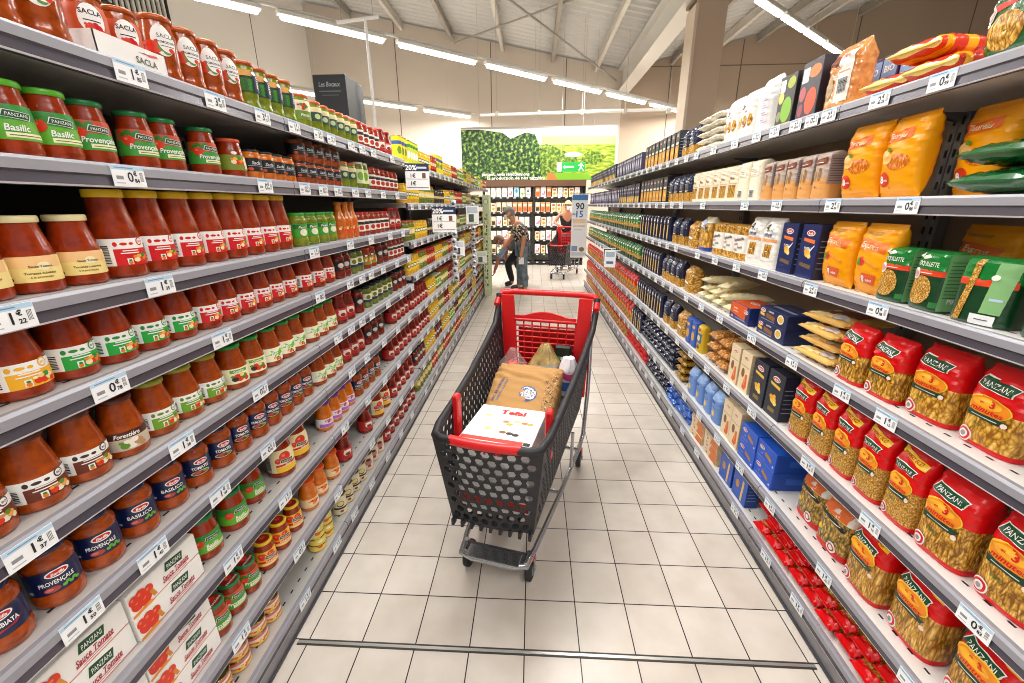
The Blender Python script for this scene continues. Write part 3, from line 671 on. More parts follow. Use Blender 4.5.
bag('green_pack', 'dark-green round-window pasta pack', .098, .075, .155, 'brick', [(0, P('#0b3f20', .28, 0, .4)), (.098, P('#0f7a30', .25, 0, .4))],
    [('quad', [(-46, 92), (46, 92), (46, 106), (-46, 106)], P('#e0421e')), T('COQUILLETTE', -6, 122, 12, P('#dfe9d8'), bold=.01, w=66), ('ell', -10, 52, 34, 38, PS_FIN), ('ell', -32, 94, 13, 15, P('#efe3dc')), ('ell', -32, 94, 9, 10, P('#d8a8a4')), ('rect', -20, 97, 16, 99, P('#f6d8cc')), ('rect', 28, 12, 46, 26, P('#2f7a3a')), ('star', [(-40, 140), (-30, 150), (-20, 140), (-10, 146), (0, 138), (-20, 132)], P('#e8efe2'))], seed=11,
    extra=[('side_panel', (lambda m: (art(m, [('rect', -34, 6, 34, 150, P('#7fb87a'))] + [('rect', -28, 40 + 9*i, 22 - 6*(i % 3), 42 + 9*i, P('#2f6a3a')) for i in range(11)] + [T('PIPE', 0, 32, 12, WHITE, bold=.03)], side_surf(.0498), .0006, .0004, 9), m)[1])(MB()), 'pale green printed side')])
bag('green_pack2', 'dark-green pasta pack with noodle strip', .12, .075, .155, 'brick', [(0, P('#0b3f20', .28, 0, .4)), (.1, P('#0f7a30', .25, 0, .4))],
    [('quad', [(-56, 90), (56, 90), (56, 106), (-56, 106)], P('#e0421e')), ('quad', [(-44, 6), (-28, 6), (-10, 150), (-24, 150)], PS_FIN), ('quad', [(8, 30), (46, 30), (56, 146), (18, 146)], P('#86b97a')), ('rect', -8, 2, 40, 26, P('#eceef0')), ('rect', 4, 14, 30, 16, P('#4a4a4a')), ('ell', 20, 112, 8, 7, P('#dfe9d8')), ('rect', 20, 60, 44, 66, P('#b9d4e8'))], seed=12)
bag('fusilli', 'large dark-green fusilli bag', .17, .07, .17, 'pillow', [(0, FILM_GRN)],
    [('quad', [(-76, 100), (76, 108), (76, 122), (-76, 114)], P('#d8321e')), T('FUSILLI', -6, 138, 17, P('#cfe3c8'), shear=.1, bold=.02, rot=6), ('ell', -6, 56, 52, 38, PS_BOW), ('ell', -54, 100, 15, 17, P('#ece0da')), ('ell', -54, 100, 10, 12, P('#d8b0a8'))], seed=13)
bag('brown_tube', 'grey-backed brown rice pack', .085, .075, .16, 'brick', [(0, P('#d99a54', .4)), (.07, P('#b9a79a', .4))],
    [('quad', [(-38, 112), (30, 118), (30, 140), (-38, 134)], P('#7a3a22')), ('rect', -34, 122, 16, 125, P('#e8d2c0')), ('ell', 4, 84, 9, 24, P('#9a6a3a')), ('ell', -20, 80, 8, 20, P('#a88a5a')), ('ell', -8, 40, 4, 4, P('#8a5a2a'))], name='rice_bag', seed=14,
    extra=[('side_panel', (lambda m: (art(m, [('rect', -34, 50, 34, 146, P('#9d8f92'))] + [('rect', -28, 60 + 8*i, 24 - 5*(i % 3), 62.5 + 8*i, P('#5b5054')) for i in range(10)], side_surf(.0435), .0006, .0004, 9), m)[1])(MB()), 'grey printed side')])
bag('cream_bag', 'cream windowed pasta pack', .105, .075, .175, 'brick', [(0, P('#ecdfc4', .4))],
    [('rect', -38, 16, 38, 78, PS_TUB), ('rect', -44, 84, 44, 88, P('#c9b48a')), T('Pâtes', 0, 112, 15, P('#8a6a3a'), shear=.3), ('rect', -36, 132, 36, 146, P('#f6ecd6')), ('rect', -26, 138, 26, 140, P('#a87a5a')), ('ell', -30, 98, 7, 6, P('#c98a4a'))], seed=15)
bag('cream_plain', 'pale cream plain-fronted pasta pack', .10, .075, .18, 'brick', [(0, P('#f0e6cc', .4))],
    [('rect', -30, 110, 34, 150, P('#f8f1de'))] + [('rect', -24, 114 + 8*i, 26 - 8*(i % 2), 116 + 8*i, P('#a08a6a')) for i in range(4)] + barcode(-20, 14, 20, 50), seed=16)
bag('white_win', 'white three-window pasta bag', .14, .085, .215, 'stand', [(0, FILM_WHT)],
    [('ell', -36, 76, 19, 26, PS_BOW), ('ell', 8, 78, 20, 28, PS_TUB), ('ell', 48, 80, 15, 28, PS_BOW), T('ab', -10, 146, 22, P('#3a3c44'), shear=.2), T('Italia', 10, 124, 10, P('#b5452a'), shear=.2), ('rect', -54, 30, 50, 33, P('#cfc6c4'))], seed=17)
bag('white_crumple', 'white crumpled-top flour bag', .13, .09, .23, 'stand', [(0, P('#eeebe6', .45))], [('rect', 2, 30, 52, 150, P('#ded6dc'))] + [('rect', 8, 40 + 10*i, 46 - 8*(i % 3), 43 + 10*i, P('#a59ca6')) for i in range(10)], name='flour_bag', seed=18)
bag('label_bread', 'clear bag of brown pasta with barcode', .15, .085, .20, 'stand', [(0, noise_mat('wholewheat', [(.3, '#b5662a'), (.7, '#e0a25a')], 40, 3, .25, .6, bump=.3))],
    [('quad', [(-70, 150), (10, 120), (0, 160), (-50, 176)], P('#7a3e1e')), ('rect', 2, 20, 62, 170, P('#eadfd4')), ('ell', -36, 70, 22, 38, P('#a98a60')), T('Pâtes', 30, 160, 12, P('#e0703a'))] + barcode(12, 46, 56, 96) + [('rect', 8, 110, 56, 114, P('#d8926a'))], seed=19)
bag('script_white', 'clear script-label tagliatelle bag', .125, .085, .175, 'brick', [(0, PS_BOW), (.035, P('#efeae2', .35)), (.125, PS_TUB)],
    [T('Tagliatelle', 0, 104, 15, P('#5a4a52'), shear=.3, rot=8, w=96), T('pasta', -20, 80, 13, P('#b5505a'), shear=.3, rot=8), T('fresca', 20, 66, 13, P('#4a6a5a'), shear=.3, rot=8), T('Italia', -14, 52, 12, P('#7a5a3a'), shear=.3)], seed=20)
bag('nine_white', 'white number-nine pasta bag', .125, .075, .215, 'stand', [(0, FILM_WHT)],
    [T('9', -20, 172, 34, P('#1c1c22'), bold=.02, shear=.1), T('x15', 14, 162, 12, P('#1c1c22')), ('rect', -44, 134, 44, 152, P('#c9cdd6')), T('PENNE', 0, 143, 12, P('#2c3244')), ('quad', [(-54, 116), (54, 112), (54, 124), (-54, 128)], P('#eb9a5a')), ('quad', [(-26, 46), (28, 46), (34, 102), (-20, 102)], PS_TUB), ('quad', [(-54, 26), (54, 30), (54, 33), (-54, 29)], P('#d8cfc6'))], seed=21)
bag('stripe_rig', 'clear rigatoni bag with blue-striped collar', .15, .10, .20, 'stand', [(0, P('#1d3f9a', .35)), (.022, pasta('rig', '#9a6a24', '#e0aa48', '#f8da92', 48)), (.165, P('#e8e0c0', .3))],
    [('quad', [(-60, 148), (20, 136), (36, 172), (-44, 190)], P('#8fb4e0')), ('quad', [(-50, 152), (-40, 150), (-26, 182), (-36, 184)], WHITE), ('quad', [(-20, 147), (-10, 145), (4, 178), (-6, 180)], WHITE), ('quad', [(30, 128), (56, 126), (58, 146), (34, 148)], P('#2a4a6a'))], seed=22)
bag('navy_bag', 'navy gold-footed pasta bag', .11, .08, .18, 'stand', [(0, PS_TUB), (.06, FILM_NVY)], [('ell', 0, 130, 24, 12, P('#3a4468')), T('Pasta', 0, 130, 10, P('#c9cfe0'), shear=.2), ('rect', -30, 66, 30, 72, P('#e9d49a'))], seed=23)
bag('navy_slim', 'slim black long-pasta pack', .06, .05, .185, 'brick', [(0, FILM_NVY)], [('rect', -12, 20, 12, 120, P('#d9b868')), ('ell', 0, 148, 14, 12, P('#e6e2da')), ('rect', -16, 128, 16, 134, P('#8a8fa8'))], seed=24)
bag('green_far', 'green gold-window pasta bag', .095, .07, .18, 'stand', [(0, P('#123f22', .3, 0, .4)), (.05, PS_FIN), (.085, P('#176b32', .3, 0, .4))], [('ell', 0, 140, 22, 12, P('#d8e6c8')), ('rect', -34, 92, 34, 102, P('#b5cf3a'))], seed=25)
bag('blue_pack', 'sky-blue pasta pack', .105, .075, .18, 'stand', [(0, P('#6d95d8', .35)), (.13, P('#8fb4ea', .3))], [T('Blé', -10, 118, 16, P('#2a4a9a'), shear=.3), ('ell', -4, 52, 20, 17, P('#e6c060')), ('ell', -4, 52, 14, 11, P('#f3dc9a')), ('rect', -40, 84, 30, 88, P('#40609f'))], seed=26)
bag('blue_yellow', 'blue-and-yellow noodle pack', .085, .06, .175, 'brick', [(0, P('#2a50a8', .35))], [('rect', -34, 14, 34, 160, P('#3a62c0')), ('ell', 0, 70, 22, 30, P('#d8a83a')), ('ell', 0, 130, 20, 11, P('#e4c84a'))], seed=27)
bag('yellow_pack', 'yellow-framed noodle pack', .085, .06, .17, 'brick', [(0, P('#d8b02a', .35))], [('rect', -32, 60, 32, 120, P('#3a6a9a')), ('ell', 0, 92, 20, 20, P('#e6d49a')), ('ell', 0, 34, 20, 14, P('#5a3a1c')), ('ell', 0, 142, 16, 9, P('#b5321e'))], seed=28)
bag('nest_bag', 'clear bag of tagliatelle nests', .14, .10, .17, 'stand', [(0, pasta('nest', '#8a5a1a', '#d8a448', '#f4d48a', 60, (1, .5, 1)))], [('quad', [(-40, 60), (30, 54), (30, 66), (-40, 74)], P('#e8ddc4')), ('ell', 0, 120, 18, 12, P('#d2702a'))], seed=29)

def lying(key, look, W, D, L, zmats, items, name, seed, arch=0., amp=1.):
    """A bag lying flat, its top end towards the aisle (local -Y), its face upward."""
    b, surf = bag_mesh(W, D, L, 'pillow', zmats, seed, nz=34, amp=amp)
    lab = MB(); art(lab, items, surf, .0012, .0008, .008)
    M = Matrix(((1, 0, 0), (0, 0, -1), (0, -1, 0)))          # z -> -y, -y -> +z
    for q in (b, lab):
        rotx(q, M); q.v = [(x, y + L/2, z + D/2 + .0045 + arch * cos(pi * (y) / L)) for x, y, z in q.v]
    parts = [('bag', b, None)] + ([('label', lab, None)] if lab.v else [])
    define(key, name, 'bag', look, parts, W, D, L)
lying('spag', 'red-ended spaghetti pack', .082, .042, .27, [(0, FILM_RED), (.012, PS_SPA), (.234, FILM_RED)],
      [('ell', 8, 196, 21, 21, WHITE), ('ell', 8, 196, 17, 17, P('#1d2a24')), ('ell', 8, 196, 12, 12, WHITE), ('ell', 8, 196, 6, 6, P('#d98a2a')), T('Spaghetti', 0, 150, 12, P('#dfe0d0'), rot=90, shear=.2), ('ell', 4, 110, 14, 14, P('#e0912a')), ('ell', 12, 100, 10, 9, RED), ('quad', [(-20, 84), (22, 84), (22, 92), (-20, 92)], WHITE), ('rect', -22, 30, 22, 70, P('#1d2a24'))], 'spaghetti_pack', 31, amp=1.9)
lying('red_yellow', 'red-and-yellow snack pasta bag', .15, .05, .19, [(0, FILM_YEL), (.03, P('#c8301c', .3, 0, 0, .35)), (.07, FILM_YEL), (.10, P('#d2351c', .3, 0, 0, .35)), (.14, FILM_YEL), (.162, P('#d2351c', .3, 0, 0, .35)), (.18, P('#f2d67a', .3, 0, 0, .35))], [('ell', 10, 120, 16, 22, P('#f4c42a')), ('ell', -30, 60, 14, 16, YELLOW), ('ell', -20, 140, 14, 8, P('#3a1c14'))], 'pasta_bag', 32)
lying('green_flat', 'flat dark-green pasta bag', .20, .052, .20, [(0, FILM_GRN)], [('quad', [(-60, 60), (60, 60), (60, 84), (-60, 84)], P('#0f7a30')), ('ell', 20, 150, 24, 16, P('#2b6a3c'))], 'pasta_bag', 33)
lying('cream_flat', 'flat cream brown-banner pasta packet', .20, .034, .20, [(0, P('#e3b560', .35, 0, .3))], [('quad', [(-70, 60), (60, 40), (70, 130), (-60, 150)], P('#8a4a34')), ('quad', [(-90, 150), (20, 150), (10, 185), (-90, 185)], P('#f0dca0')), ('ell', 40, 160, 34, 20, P('#d9d2d0')), ('ell', -50, 100, 20, 12, P('#f2e4c8'))], 'pasta_packet', 34)
lying('white_flat', 'flat white pasta packet', .15, .032, .20, [(0, P('#ebe4d2', .45))], [('rect', -40, 150, 30, 172, P('#a89a84')), ('rect', -30, 60, 30, 110, P('#f4efe2'))], 'pasta_packet', 35)
lying('cream_long', 'long cream bread-stick packet', .075, .04, .26, [(0, P('#ede0b4', .35, 0, .3))], [('rect', -22, 120, 22, 160, P('#f6eed6')), ('ell', 0, 200, 10, 14, P('#c9a04a')), T('Pasta', 0, 140, 10, P('#9a7a3a'))], 'pasta_packet', 36)
lying('roll_pack', 'clear packet of golden pasta nests', .11, .055, .20, [(0, pasta('roll', '#a86a2a', '#d99a52', '#f3cf9a', 50))], [('quad', [(-30, 90), (30, 90), (30, 110), (-30, 110)], P('#f3ead8'))], 'pasta_packet', 37)
lying('gold_flat', 'flat golden pasta bag', .15, .045, .22, [(0, pasta('goldflat', '#7a5212', '#c2953a', '#e2bd62', 60))], [('quad', [(-40, 90), (40, 90), (40, 130), (-40, 130)], P('#4a3a1c'))], 'pasta_bag', 38)
lying('blue_bow', 'blue-ended long pasta pack', .09, .042, .24, [(0, P('#2a62c2', .3, 0, .4)), (.03, PS_SPA), (.15, P('#2f6fd2', .28, 0, .4))], [('ell', 0, 170, 22, 14, P('#1d3f9a')), ('ell', 0, 120, 18, 12, YELLOW)], 'pasta_pack', 39)
lying('red_flat', 'flat red pasta bag', .12, .055, .22, [(0, FILM_RED), (.05, PS_TUB), (.13, FILM_RED)], [('ell', 0, 160, 26, 18, WHITE), ('ell', 0, 160, 20, 13, P('#b01a1a'))], 'pasta_bag', 40)
lying('navy_flat', 'flat navy pasta pack', .10, .045, .22, [(0, FILM_NVY), (.06, PS_SPA), (.11, FILM_NVY)], [('ell', 0, 165, 20, 14, P('#d8d8e0')), ('rect', -24, 120, 24, 132, P('#cfae5a'))], 'pasta_pack', 41)

# ---- placing goods
COUNT = {}
NGOODS = [0]
def meshes_of(k):
    K = KIND[k]
    if K['me'] is None:
        K['me'] = [(n, mb.mesh(n), lb) for n, mb, lb in K['parts']]
    return K['me']
def one_of(k):
    K = KIND[k]
    if K['one'] is None:
        if len(K['parts']) == 1: K['one'] = meshes_of(k)[0][1]
        else:
            a = MB()
            for n, mb, lb in K['parts']: a.join(mb)
            K['one'] = a.mesh(K['name'])
    return K['one']
def put(k, loc, rot, label, group, parts=True):
    """One copy of a kind: an empty with its parts, or a single mesh where it is too small to show parts."""
    K = KIND[k]; NGOODS[0] += 1
    if parts and len(K['parts']) > 1:
        root = empty(K['name'], loc, rot)
        for n, me, lb in meshes_of(k):
            o = bpy.data.objects.new(n, me); o.parent = root; COL.objects.link(o)
            if lb: o['label'] = lb
    else:
        root = bpy.data.objects.new(K['name'], one_of(k)); COL.objects.link(root)
        root.location = loc; root.rotation_euler = rot
    return tag(root, label, K['cat'], group)
# ------------------------------------------------------------------ camera
F_PX, PIT, YAW, ROL, EYE = 415.05, .3174, .051, -.0043, 1.534
cam_d = bpy.data.cameras.new('camera'); cam = bpy.data.objects.new('camera', cam_d); COL.objects.link(cam)
cam_d.sensor_width = 36; cam_d.lens = F_PX * 36 / 1024; cam_d.clip_start = .02; cam_d.clip_end = 200
fw = Vector((-sin(YAW) * cos(PIT), cos(YAW) * cos(PIT), -sin(PIT))); rt = Vector((cos(YAW), sin(YAW), 0)); up_ = rt.cross(fw)
r2 = cos(ROL) * rt + sin(ROL) * up_; u2 = -sin(ROL) * rt + cos(ROL) * up_
cam.matrix_world = Matrix(((r2.x, u2.x, -fw.x, 0), (r2.y, u2.y, -fw.y, 0), (r2.z, u2.z, -fw.z, EYE), (0, 0, 0, 1)))
SC.camera = cam

# ------------------------------------------------------------------ room
XW, XE, YB = -6.7, 16., 14.
VX, VZ = 2.55, 5.24
def tile_mat():
    m, nt, b = nodes_of('ceramic_floor_tile')
    v = texco(nt, 'Object', loc=(.8155, -1.284 + .2 * 20, 0))
    br = nt.nodes.new('ShaderNodeTexBrick'); br.offset = 0; br.squash = 1
    for k, x in (('Scale', 1), ('Mortar Size', .0022), ('Mortar Smooth', .0), ('Bias', 0), ('Brick Width', .2), ('Row Height', .2)): br.inputs[k].default_value = x
    br.inputs['Color1'].default_value = lin('#dbd2c8'); br.inputs['Color2'].default_value = lin('#d2c8bd'); br.inputs['Mortar'].default_value = lin('#2b2622')
    nt.links.new(v, br.inputs['Vector'])
    n = nt.nodes.new('ShaderNodeTexNoise'); n.inputs['Scale'].default_value = 7; n.inputs['Detail'].default_value = 5
    nt.links.new(v, n.inputs['Vector'])
    mx = nt.nodes.new('ShaderNodeMix'); mx.data_type = 'RGBA'; mx.blend_type = 'MULTIPLY'; mx.inputs['Factor'].default_value = .35
    nt.links.new(br.outputs['Color'], mx.inputs['A']); nt.links.new(ramp(nt, n.outputs['Fac'], [(.3, '#d8cfc6'), (.65, '#ffffff')]), mx.inputs['B'])
    nt.links.new(mx.outputs['Result'], b.inputs['Base Color'])
    b.inputs['Roughness'].default_value = .28; b.inputs['Specular IOR Level'].default_value = .35
    bp = nt.nodes.new('ShaderNodeBump'); bp.inputs['Strength'].default_value = .25; bp.inputs['Distance'].default_value = .002; bp.invert = True
    nt.links.new(br.outputs['Fac'], bp.inputs['Height']); nt.links.new(bp.outputs['Normal'], b.inputs['Normal'])
    return m
struct('floor', MB().add([(XW, -3, 0), (XE, -3, 0), (XE, YB, 0), (XW, YB, 0)], [(0, 1, 2, 3)], tile_mat()).mesh('floor'), 'square beige ceramic floor tiles with dark joints', 'floor')
struct('trim_1', MB().box((-.853, 1.062, .0), (1.0, 1.068, .0025), P('#35322f', .5)).box((-.853, 1.068, 0), (1., 1.078, .003), P('#b9b7b0', .35, .7)).box((-.853, 1.078, 0), (1., 1.084, .0025), P('#35322f', .5)).mesh('trim'), 'metal expansion joint strip across the floor tiles', 'floor joint')
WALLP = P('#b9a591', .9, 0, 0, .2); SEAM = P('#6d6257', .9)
def zroof(x): return VZ + (.2 * (VX - x) if x < VX else .215 * (x - VX))
wb = MB().add([(XW, YB, 0), (VX, YB, 0), (XE, YB, 0), (XE, YB, zroof(XE)), (VX, YB, zroof(VX)), (XW, YB, zroof(XW))], [(0, 1, 4, 5)], P('#d6cabc', .9, 0, 0, .2)).add([(VX, YB, 0), (XE, YB, 0), (XE, YB, zroof(XE)), (VX, YB, zroof(VX))], [(0, 1, 2, 3)], WALLP)  # right part in darker beige: the weaker light there is put into its colour
for x in (-4.1, -1.3, .9, 3.9, 5.85, 8.9, 11.8): wb.box((x - .012, YB - .006, 0), (x + .012, YB + .01, zroof(x) - .02), SEAM)
for z in (2.6, 5.3): wb.box((VX + .4 if z > 5 else XW, YB - .006, z - .01), (XE, YB + .01, z + .01), SEAM)
for i in range(8):   # sloping sheet joints under the right roof
    pass
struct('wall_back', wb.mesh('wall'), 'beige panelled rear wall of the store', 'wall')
wl = MB().add([(XW, -3, 0), (XW, YB, 0), (XW, YB, zroof(XW)), (XW, -3, zroof(XW))], [(0, 1, 2, 3)], P('#efece6', .9, 0, 0, .2))
for y in (2.5, 5.5, 8.5, 11.3): wl.box((XW - .01, y - .01, 0), (XW + .006, y + .01, zroof(XW)), SEAM)
struct('wall_left', wl.mesh('wall'), 'pale side wall beyond the sauce shelves', 'wall')
struct('wall_right', MB().add([(XE, -3, 0), (XE, YB, 0), (XE, YB, zroof(XE)), (XE, -3, zroof(XE))], [(3, 2, 1, 0)], WALLP).mesh('wall'), 'beige side wall beyond the pasta shelves', 'wall')
DECK = P('#c9c9c6', .6, .1)
ce = MB()
def deck(x0, x1):
    n = int((abs(x1 - x0)) / .5)
    pts = []
    yy = -3.
    while yy < YB:
        for dy, dz in ((0, 0), (.05, .05), (.15, .05), (.20, 0)): pts.append((yy + dy, dz))
        yy += .26
    V = []; F = []
    for y, dz in pts:
        V += [(x0, y, zroof(x0) + dz + .02), (x1, y, zroof(x1) + dz + .02)]
    for i in range(len(pts) - 1): F.append((2*i, 2*i+1, 2*i+3, 2*i+2))
    ce.add(V, F, DECK)
deck(XW, VX); deck(VX, XE)
struct('ceiling', ce.mesh('ceiling'), 'corrugated pale metal roof deck of two slopes', 'ceiling')
STEEL = P('#d6d2ca', .5, .1); STEELD = P('#a9a49b', .5, .1)
def ibeam(mb, x, z, w, h, y0, y1, mat, t=.02):
    mb.box((x - w/2, y0, z), (x + w/2, y1, z + t), mat); mb.box((x - w/2, y0, z + h - t), (x + w/2, y1, z + h), mat)
    mb.box((x - t/2, y0, z + t), (x + t/2, y1, z + h - t), mat)
for i, x in enumerate((-5.3, -3.85, -2.4, -.95, .5, 1.75, 3.9, 5.0, 6.2, 7.4, 8.8, 10.4, 12.2, 14.)):
    m = MB(); ibeam(m, x, zroof(x) - .2, .09, .2, -3, YB - .02, STEEL if i % 2 else STEELD, .012)
    o = link('roof_purlin', m.mesh('purlin')); o['kind'] = 'structure'; o['label'] = f'{ordinal(i+1)} steel roof purlin counted from the side wall by the sauce'; o['category'] = 'roof beam'
m = MB(); ibeam(m, VX, VZ - .62, .34, .62, -3, YB - .02, P('#dcdad4', .5, .1), .03)
o = link('valley_beam', m.mesh('beam')); o['kind'] = 'structure'; o['label'] = 'deep white steel valley beam resting on the column'; o['category'] = 'roof beam'
m = MB().tube([(-2.3, 13.7, 5.9), (1.2, 9.6, 5.4), (2.3, 8.1, 5.0)], .025, STEELD); m2 = MB().tube([(-.6, 10.2, 5.55), (2.3, 13.7, 4.9)], .025, STEELD)
for mm, l in ((m, 'thin diagonal roof brace rising from the column'), (m2, 'thin diagonal roof brace running to the rear wall')):
    o = link('roof_brace', mm.mesh('brace')); o['kind'] = 'structure'; o['label'] = l; o['category'] = 'roof beam'
m = MB(); cx, cy = 2.74, 8.1; CB = P('#c7b09a', .7, 0, 0, .3)
m.box((cx - .235, cy - .2, 0), (cx + .235, cy - .17, 4.56), CB); m.box((cx - .235, cy + .17, 0), (cx + .235, cy + .2, 4.56), CB); m.box((cx - .02, cy - .17, 0), (cx + .02, cy + .17, 4.56), CB)
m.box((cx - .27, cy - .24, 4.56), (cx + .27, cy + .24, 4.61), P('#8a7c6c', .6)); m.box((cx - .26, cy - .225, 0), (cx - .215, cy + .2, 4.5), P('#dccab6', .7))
o = link('column', m.mesh('column')); o['kind'] = 'structure'; o['label'] = 'beige steel column rising behind the pasta shelves'; o['category'] = 'column'

# ------------------------------------------------------------------ lamps
def emit(key, col, s):
    if key in MATS: return MATS[key]
    m, nt, b = nodes_of(key); b.inputs['Base Color'].default_value = lin(col); b.inputs['Emission Color'].default_value = lin(col); b.inputs['Emission Strength'].default_value = s
    MATS[key] = m; return m
TUBE = emit('lit_tube', '#fffaf0', LAMP_GLOW)
LDIR = Vector((.7526, .6585, 0))
HOUSING = P('#e6e4de', .4, .2)
lm_h = MB().box((-.78, -.06, .04), (.78, .06, .10), HOUSING, .01).mesh('lamp_housing')
lm_t = MB().box((-.74, -.045, -.012), (.74, .045, .042), TUBE, .02).mesh('lamp_tube')
area_d = bpy.data.lights.new('strip_light', 'AREA'); area_d.shape = 'RECTANGLE'; area_d.size = 1.45; area_d.size_y = .1; area_d.energy = LAMP_W; area_d.color = (1, .975, .94)
def lamp_row(p0, n, label, first=0, step=1.74, real=True, ln=1.):
    rail = MB(); a = Vector(p0) - LDIR * .9; b = Vector(p0) + LDIR * (step * (n - 1) + .9)
    rail.tube([a + Vector((0, 0, .13)), b + Vector((0, 0, .13))], .022, HOUSING, 6)
    r = empty('light_track', p0); 
    ro = bpy.data.objects.new('track_rail', rail.mesh('track_rail')); COL.objects.link(ro); ro.parent = r; ro.location = -Vector(p0)
    k = 0
    wm = MB()
    for i in range(0, n, 2):
        q = Vector(p0) + LDIR * (step * i)
        wm = MB().tube([q + Vector((0, 0, .14)), Vector((q.x, q.y, zroof(q.x)))], .004, P('#d0cdc8', .4, .5), 5)
        wo = bpy.data.objects.new('suspension_wire', wm.mesh('wire')); COL.objects.link(wo); wo.parent = r; wo.location = -Vector(p0)
    tag(r, f'white light track {label}', 'light track')
    for i in range(n):
        q = Vector(p0) + LDIR * (step * i); t = empty('hanging_strip_lamp', q, (0, 0, math.atan2(LDIR.y, LDIR.x))); t.scale = (ln, 1, 1)
        for nm, me in (('lamp_housing', lm_h), ('lamp_tube', lm_t)):
            o = bpy.data.objects.new(nm, me); COL.objects.link(o); o.parent = t
        tag(t, f'lit white strip lamp, {ordinal(i+1)} along the track {label}', 'lamp', 'strip lamps')
        if real:
            lo = bpy.data.objects.new('strip_light', area_d); COL.objects.link(lo); lo.location = q + Vector((0, 0, -.02)); lo.rotation_euler = (0, 0, math.atan2(LDIR.y, LDIR.x))
lamp_row((-4.28, 6.02, 4.0), 8, 'above the sauce shelves')
lamp_row((3.85, 8.45, 4.6), 5, 'above the pasta shelves', step=1.06, ln=.62)
lamp_row((-5.1, 10.9, 4.0), 3, 'low along the rear wall')
lamp_row((-2.2, .9, 4.0), 3, 'added unseen over the near aisle end')  # extra row out of view, added to light the near shelves
lamp_row((.3, -2.3, 4.0), 3, 'added unseen behind the near pasta bay')  # added behind the camera for fill light, never in view
lamp_row((-4.6, -1.6, 4.0), 2, 'added unseen behind the near sauce bay')  # another unseen row, added for fill light from behind

# ------------------------------------------------------------------ shelving
XL, XR, DEP = -.86, 1.01, .45
LN = [1.826, 1.618, 1.383, 1.207, .998, .80, .58, .33, .12]
LF = [1.812, 1.55, 1.29, 1.05, .79, .57, .34, .12]
RN = [1.846, 1.551, 1.26, .97, .65, .345, .12]
PLATE_L = P('#c9c6c2', .4, .25); PLATE_R = P('#e6e4e0', .4, .1); SLOT = P('#1c1b1b', .6)
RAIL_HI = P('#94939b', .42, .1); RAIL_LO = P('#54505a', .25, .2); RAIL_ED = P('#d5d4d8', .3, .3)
PANEL_L = P('#2c2a2a', .6); PANEL_R = P('#a58f7a', .6); UP = P('#8b8a8c', .4, .4)  # left back panels darkened: shadow behind the goods put into the colour
SHELF_BAYS = {}
def shelf_mesh(L, plate, top=.0):
    b = MB().box((-L/2, 0.017, -.03), (L/2, DEP - .02, 0), plate, .002)
    n = int(L / .052)
    for i in range(n):
        x = -L/2 + .03 + i * .052
        b.add([(x, .052, .0006), (x + .017, .052, .0006), (x + .017, .058, .0006), (x, .058, .0006)], [(0, 1, 2, 3)], SLOT)
    for x in (-L/2 + .01, L/2 - .01): b.extrude([(x - .002, .28, -.03), (x - .002, DEP - .02, -.03), (x - .002, DEP - .02, -.07)], (.004, 0, 0), UP)
    return b.mesh('shelf')
def rail_mesh(L):
    b = MB(); a, c = -L/2 + .0015, L/2 - .0015
    def strip(p, q, m): b.add([(a, *p), (c, *p), (c, *q), (a, *q)], [(3, 2, 1, 0)], m)
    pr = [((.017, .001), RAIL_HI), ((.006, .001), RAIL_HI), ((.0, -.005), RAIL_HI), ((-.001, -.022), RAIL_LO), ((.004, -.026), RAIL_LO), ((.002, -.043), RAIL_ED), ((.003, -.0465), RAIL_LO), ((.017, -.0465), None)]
    for (p, m), (q, _) in zip(pr, pr[1:]): strip(p, q, m)
    for x, s in ((a, 1), (c, -1)): b.add([(x, *p) for p, _ in pr], [tuple(range(len(pr)))[::s]], RAIL_LO)
    return b.mesh('price_rail')
SM = {}
def bay(side, i, y0, y1, levels, label):
    L = y1 - y0; yc = (y0 + y1) / 2
    root = empty('shelf_bay', (XL if side == 'L' else XR, yc, 0), (0, 0, pi/2 if side == 'L' else -pi/2))
    plate = PLATE_L if side == 'L' else PLATE_R
    key = (side, round(L, 3))
    if key not in SM: SM[key] = (shelf_mesh(L, plate), rail_mesh(L))
    H = levels[0] + .12
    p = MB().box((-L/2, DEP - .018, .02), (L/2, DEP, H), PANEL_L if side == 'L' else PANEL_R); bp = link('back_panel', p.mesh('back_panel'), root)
    for x in (-L/2 + .015, L/2 - .015):
        u = MB().box((x - .015, DEP - .06, 0), (x + .015, DEP - .02, H), UP, .003)
        for k in range(int(H / .05)): u.box((x - .004, DEP - .0615, .03 + k * .05), (x + .004, DEP - .0595, .055 + k * .05), SLOT)
        link('upright', u.mesh('upright'), root)
    kp = MB().box((-L/2, .012, .0), (L/2, .03, .076), P('#8d8b90', .35, .4), .002).box((-L/2, .005, .004), (L/2, .012, .014), P('#3a3940', .5))
    link('kick_plate', kp.mesh('kick_plate'), root)
    for z in levels:
        o = link('shelf', SM[key][0], root, (0, 0, z)); link('price_rail', SM[key][1], o)
    tag(root, label, 'shelving', 'supermarket shelf bays')
LB = [(.15, 1.55), (1.55, 2.95), (2.95, 4.35), (4.35, 5.75), (5.75, 7.15), (7.15, 8.3)]
RB = [(.2, 1.6), (1.6, 3.0), (3.0, 4.4), (4.4, 5.8), (5.8, 7.2), (7.2, 8.3)]
for i, (a, b) in enumerate(LB): bay('L', i, a, b, LN if i < 2 else LF, f'grey metal shelf bay of sauces, {ordinal(i+1)} from the camera')
for i, (a, b) in enumerate(RB): bay('R', i, a, b, RN, f'grey metal shelf bay of pasta, {ordinal(i+1)} from the camera')

